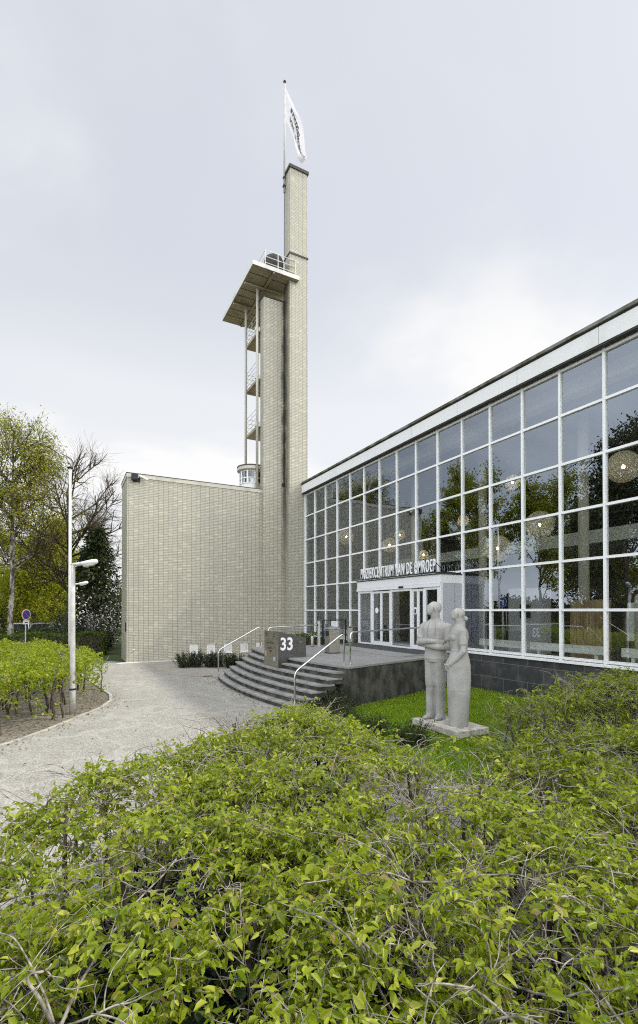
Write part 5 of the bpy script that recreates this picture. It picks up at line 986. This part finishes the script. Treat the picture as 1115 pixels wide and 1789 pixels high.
def conifer(name, label, base, H, Rb, rng, n_br=420, per=26, leafL=0.3, mat='conifer_leaf', z0=0.05, power=0.75, group=None):
    t = root(name, (base[0], base[1], 0), label, 'tree', group); T = np.zeros((1, 6, 3)); T[0, :, :2] = base; T[0, :, 2] = np.linspace(0, H * 0.97, 6); V, Q = tubes(T, np.array([H * 0.018]), np.array([0.02]), 8); npmesh('trunk', V, Q, 'tree_bark', t, smooth=True)
    u = rng.random(n_br) ** 0.8; z = H * (z0 + (1 - z0) * u); rr = Rb * np.clip(1 - u, 0.02, 1) ** power * rng.uniform(0.6, 1.1, n_br) + 0.12; a = rng.uniform(0, 2 * np.pi, n_br); m = 5; S = np.empty((n_br, m, 3)); s_ = np.linspace(0, 1, m)[None, :]
    S[:, :, 0] = base[0] + np.cos(a)[:, None] * rr[:, None] * s_; S[:, :, 1] = base[1] + np.sin(a)[:, None] * rr[:, None] * s_; S[:, :, 2] = z[:, None] - 0.22 * rr[:, None] * s_ ** 2 + 0.12 * rr[:, None] * s_; S[:, :, 2] = np.maximum(S[:, :, 2], 0.1)
    V, Q = tubes(S, np.full(n_br, 0.02), np.full(n_br, 0.006), 3); npmesh('branches', V, Q, 'tree_bark', t); P, Tn = along(S, per, rng, 0.2); n = len(P); P = P + rng.normal(size=(n, 3)) * np.array([0.12, 0.12, 0.1]); D = unit(Tn + rng.normal(size=(n, 3)) * 0.6 - np.array([0, 0, 0.35])); L = leafL * rng.uniform(0.5, 1.3, n); V, Q = leaves(P, D, L, L * 0.42, rng, 0.2)
    npmesh('crown', V, Q, mat, t, rnd=rnd_faces(n, rng, np.repeat(rng.random(n_br), per) * 0.6 + 0.1)); return t
tree('birch_tree', 'tall birch with pale flaking trunk and thin drooping olive twigs at the left edge', (-3.7, 41.5), 15.4, np.random.default_rng(71), 'birch_bark', 'birch_leaf', 26, 210, 2300, 8, 0.15, 0.6, 0.33, 0.22, (0.07, -0.03, -0.10), 0.28, 0.15, 0.6, twig_len=(0.7, 1.9))
tree('bare_tree', 'dark bare tree with crooked spreading limbs behind the white flagpole', (-0.3, 43.0), 14.5, np.random.default_rng(175), 'tree_bark', None, 24, 280, 2000, 0, spread=0.5, r0=0.25, trop=(0.07, 0.05, 0.05), start=0.2, twig_len=(0.6, 1.7), limb_ang=(40, 80), twig_r=0.010)
tree('bare_tree', 'thinner bare tree close to the brick block, pale twigs against the sky', (1.7, 50.0), 11.5, np.random.default_rng(76), 'tree_bark', None, 10, 90, 700, 0, spread=0.34, r0=0.17, trop=(0.16, 0.06, 0.04), start=0.35, twig_len=(0.5, 1.4), twig_r=0.012)
conifer('yew_tree', 'broad dark conifer standing left of the brick block', (2.0, 41.0), 8.9, 2.7, np.random.default_rng(81), 420, 16, 0.30, power=0.6)
conifer('yew_tree', 'lower dark conifer just behind the broad conifer beside the brick block', (1.5, 44.0), 7.4, 2.0, np.random.default_rng(82), 380, 24, 0.30)
conifer('cypress_tree', 'olive green cypress with blunt top behind the bare tree', (-1.0, 60.0), 12.5, 2.2, np.random.default_rng(83), 420, 26, 0.32, 'birch_leaf', power=0.45)
for k, (b_, H_, lab) in enumerate((((-5.2, 51.5), 8.5, 'yellow green spring tree at the left edge behind the birch'), ((-2.5, 48.4), 7.0, 'bright yellow green spring tree between birch and bare tree'), ((-0.4, 53.5), 8.0, 'yellow green spring tree directly behind the bare trunk'), ((-4.2, 62.0), 12.5, 'tall olive spring tree behind the birch crown'))):
    tree('spring_tree', lab, b_, H_, np.random.default_rng(90 + k), 'tree_bark', 'spring_leaf', 18, 120, 700, 9, 0.22, 0.65, 0.42, 0.15, (0.03, -0.02, -0.06), 0.08, 0.22, 0.4, group='yellow green spring trees in the background', twig_len=(0.5, 1.3))
for k, (c, rx, h, lab) in enumerate((((2.15, 35.0), 0.7, 4.6, 'tall white blossom shrub beside the brick block'), ((1.0, 36.0), 0.55, 2.7, 'lower white blossom shrub in front of the dark conifers'))):
    shrub('blossom_shrub', lab, c, rx, rx, h, np.random.default_rng(100 + k), 50, 900, 0.13, 0.7, 'blossom', 0.75, group='white blossom shrubs left of the block', bark='tree_bark')
for k, (c, rx, h, lab) in enumerate((((0.1, 34.5), 1.1, 2.0, 'brownish dark shrub behind the clipped hedge right of the lamp'), ((1.6, 33.4), 0.9, 1.3, 'low dark shrub at the end of the clipped hedge'), ((-7.0, 46.0), 1.6, 2.0, 'dark undergrowth shrub left of the parked cars'), ((0.9, 46.8), 1.2, 2.8, 'dark evergreen shrub below the conifers'))):
    shrub('dark_shrub', lab, c, rx, rx, h, np.random.default_rng(110 + k), 120, 5200, 0.13, 0.55, 'dark_shrub_leaf', 0.6, group='dark shrubs in the background')
# trees beyond the left of the frame, seen mirrored in the glass
MT = [((-17, 44.5), 14.5, 'c', 'dark spreading conifer mirrored in the panes above the porch end'), ((-22, 26), 19.0, 'd', 'tallest darkest mirrored tree at the right end of the glass front'), ((-13, 45), 13, 's', 'young leaved tree mirrored just right of the mirrored brick wall'), ((-20.5, 43), 17.5, 's', 'tall round young leaved tree mirrored left of the big low globe lamp'), ((-10, 60), 19, 'b', 'tall thin tree mirrored above the brick roof line'), ((-16, 62), 16, 's', 'distant spring tree mirrored above the entrance letters'), ((-26.5, 38), 16, 's', 'broad spring tree mirrored behind the round column'), ((-25, 31), 12, 's', 'lower spring tree mirrored beside the tallest mirrored tree'), ((-33, 36), 14, 's', 'far olive tree mirrored right of the round column')]
t = root('background_hedge', (-30, 38, 0), 'tall dark hedge bank mirrored low across the whole glass front', 'hedge'); g = np.random.default_rng(140); n = 16000
hp = np.array([(-42.0, 14.0), (-33, 33), (-24, 47), (-11, 66)]); u = g.random(n) * 3; a = np.minimum(u.astype(int), 2); fr = (u - a)[:, None]; q = hp[a] * (1 - fr) + hp[a + 1] * fr
P = np.c_[q + g.normal(size=(n, 2)) * 0.8, g.random(n) ** 0.8 * (3.6 + 0.8 * np.sin(u * 9) + 0.5 * np.sin(u * 23))]; D = g.normal(size=(n, 3)); L = g.uniform(0.25, 0.6, n); V, Q = leaves(P, D, L, L * 0.7, g, 0.2); npmesh('leaves', V, Q, 'clipped_leaf', t, rnd=np.repeat(g.random(n) ** 1.5, 2))
MB().loft([[(x - 0.6, y - 0.3, 0), (x + 0.6, y + 0.3, 0), (x + 0.5, y + 0.3, 3.0), (x - 0.5, y - 0.3, 3.0)] for x, y in hp]).build('inner_growth', 'stem_bark', t)
for k, (b_, H_, kd, lab) in enumerate(MT):
    if kd == 'c': conifer('mirrored_conifer', lab, b_, H_, 3.6, np.random.default_rng(120 + k), 420, 24, 0.4, group='trees mirrored in the glass front')
    elif kd == 's': tree('mirrored_tree', lab, b_, H_, np.random.default_rng(120 + k), 'tree_bark', 'spring_leaf', 20, 180, 1500, 10, 0.27, 0.65, 0.42, 0.2, (0.08, 0.02, -0.02), 0.15, 0.2, 0.3, group='trees mirrored in the glass front', twig_len=(0.6, 1.5))
    elif kd == 'd': tree('mirrored_tree', lab, b_, H_, np.random.default_rng(120 + k), 'tree_bark', 'conifer_leaf', 26, 240, 2400, 10, 0.28, 0.6, 0.30, 0.3, (0.06, 0.0, -0.04), 0.12, 0.25, 0.5, group='trees mirrored in the glass front', twig_len=(0.7, 1.7))
    else: tree('mirrored_tree', lab, b_, H_, np.random.default_rng(120 + k), 'tree_bark', 'birch_leaf', 16, 130, 900, 4, 0.2, 0.6, 0.30, 0.22, (0.06, 0.0, -0.06), 0.3, 0.15, 0.4, group='trees mirrored in the glass front', twig_len=(0.6, 1.6))

g = np.random.default_rng(160); n = 12000; q = np.c_[g.uniform(-60, 14, n), g.normal(size=n) * 1.5 + 80]; P = np.c_[q, g.random(n) ** 0.8 * (6.5 + 1.5 * np.sin(q[:, 0] * 0.6) + 0.8 * np.sin(q[:, 0] * 1.9))]; D = g.normal(size=(n, 3)); L = g.uniform(0.5, 1.1, n)
V, Q = leaves(P, D, L, L * 0.7, g, 0.2); tag(npmesh('far_woods', V, Q, 'clipped_leaf', None, rnd=np.repeat(g.random(n), 2)), 'dark green band of far woods closing the view behind the trees', 'woods', kind='stuff')
# parked cars
def car(loc, rz, label, paint):
    t = root('parked_car', (0, 0, 0), label, 'car', 'cars parked beyond the far hedge'); L2, W2 = 2.1, 0.86
    def prof(y, zs, x0, x1): return [(x0, y, zs[0]), (x1, y, zs[0])]
    body = MB(); sec = [(-2.1, .35, .62), (-2.0, .25, .78), (-1.0, .22, .92), (0.9, .22, .94), (1.9, .24, .92), (2.1, .35, .75)]
    body.loft([[(x, -W2, zl + .08), (x, -W2 + .08, zl), (x, W2 - .08, zl), (x, W2, zl + .08), (x, W2, zh - .12), (x, W2 - .12, zh), (x, -W2 + .12, zh), (x, -W2, zh - .12)] for x, zl, zh in sec]); body.build('body', paint, t, smooth=False, bevel=0.03)
    cab = MB(); cs = [(-1.15, .90, .93, .78), (-0.45, .92, 1.40, .68), (0.1, .93, 1.47, .67), (1.1, .93, 1.44, .67), (1.75, .92, .98, .76)]
    cab.loft([[(x, -.80, zl), (x, .80, zl), (x, w2, zh - .06), (x, w2 - .1, zh), (x, -w2 + .1, zh), (x, -w2, zh - .06)] for x, zl, zh, w2 in cs]); cab.build('window', 'car_glass', t, bevel=0.02)
    rf = MB(); rf.loft([[(x, -.62, z), (x, .62, z), (x, .58, z + .035), (x, -.58, z + .035)] for x, z in ((-0.42, 1.41), (0.1, 1.475), (1.1, 1.445), (1.35, 1.30))]); 
    for sy in (-1, 1): rf.bar((-1.12, sy * .79, .93), (-0.43, sy * .66, 1.41), 0.07, 0.05).bar((0.15, sy * .80, .93), (0.15, sy * .68, 1.46), 0.07, 0.04).bar((1.72, sy * .78, .97), (1.1, sy * .66, 1.44), 0.09, 0.05)
    rf.build('roof', paint, t)
    for x in (-1.3, 1.3):
        for sy in (-1, 1):
            wv = MB().tube([(x, sy * .70, .31), (x, sy * .88, .31)], 0.31, 20).build('wheel', 'tyre', t); MB().tube([(x, sy * .875, .31), (x, sy * .89, .31)], 0.19, 14).build('rim', 'lamp_paint', wv)
    for sy in (-1, 1): MB().ell((-2.04, sy * .60, .66), (.08, .17, .08)).build('headlight', 'headlight', t)
    t.location = (*loc, 0); t.rotation_euler = (0, 0, rz); return t
car((-1.9, 47.0), R(80), 'silver parked car behind the right part of the far hedge', 'car_silver'); car((-3.55, 47.6), R(85), 'white parked car between birch trunk and silver car', 'car_white')
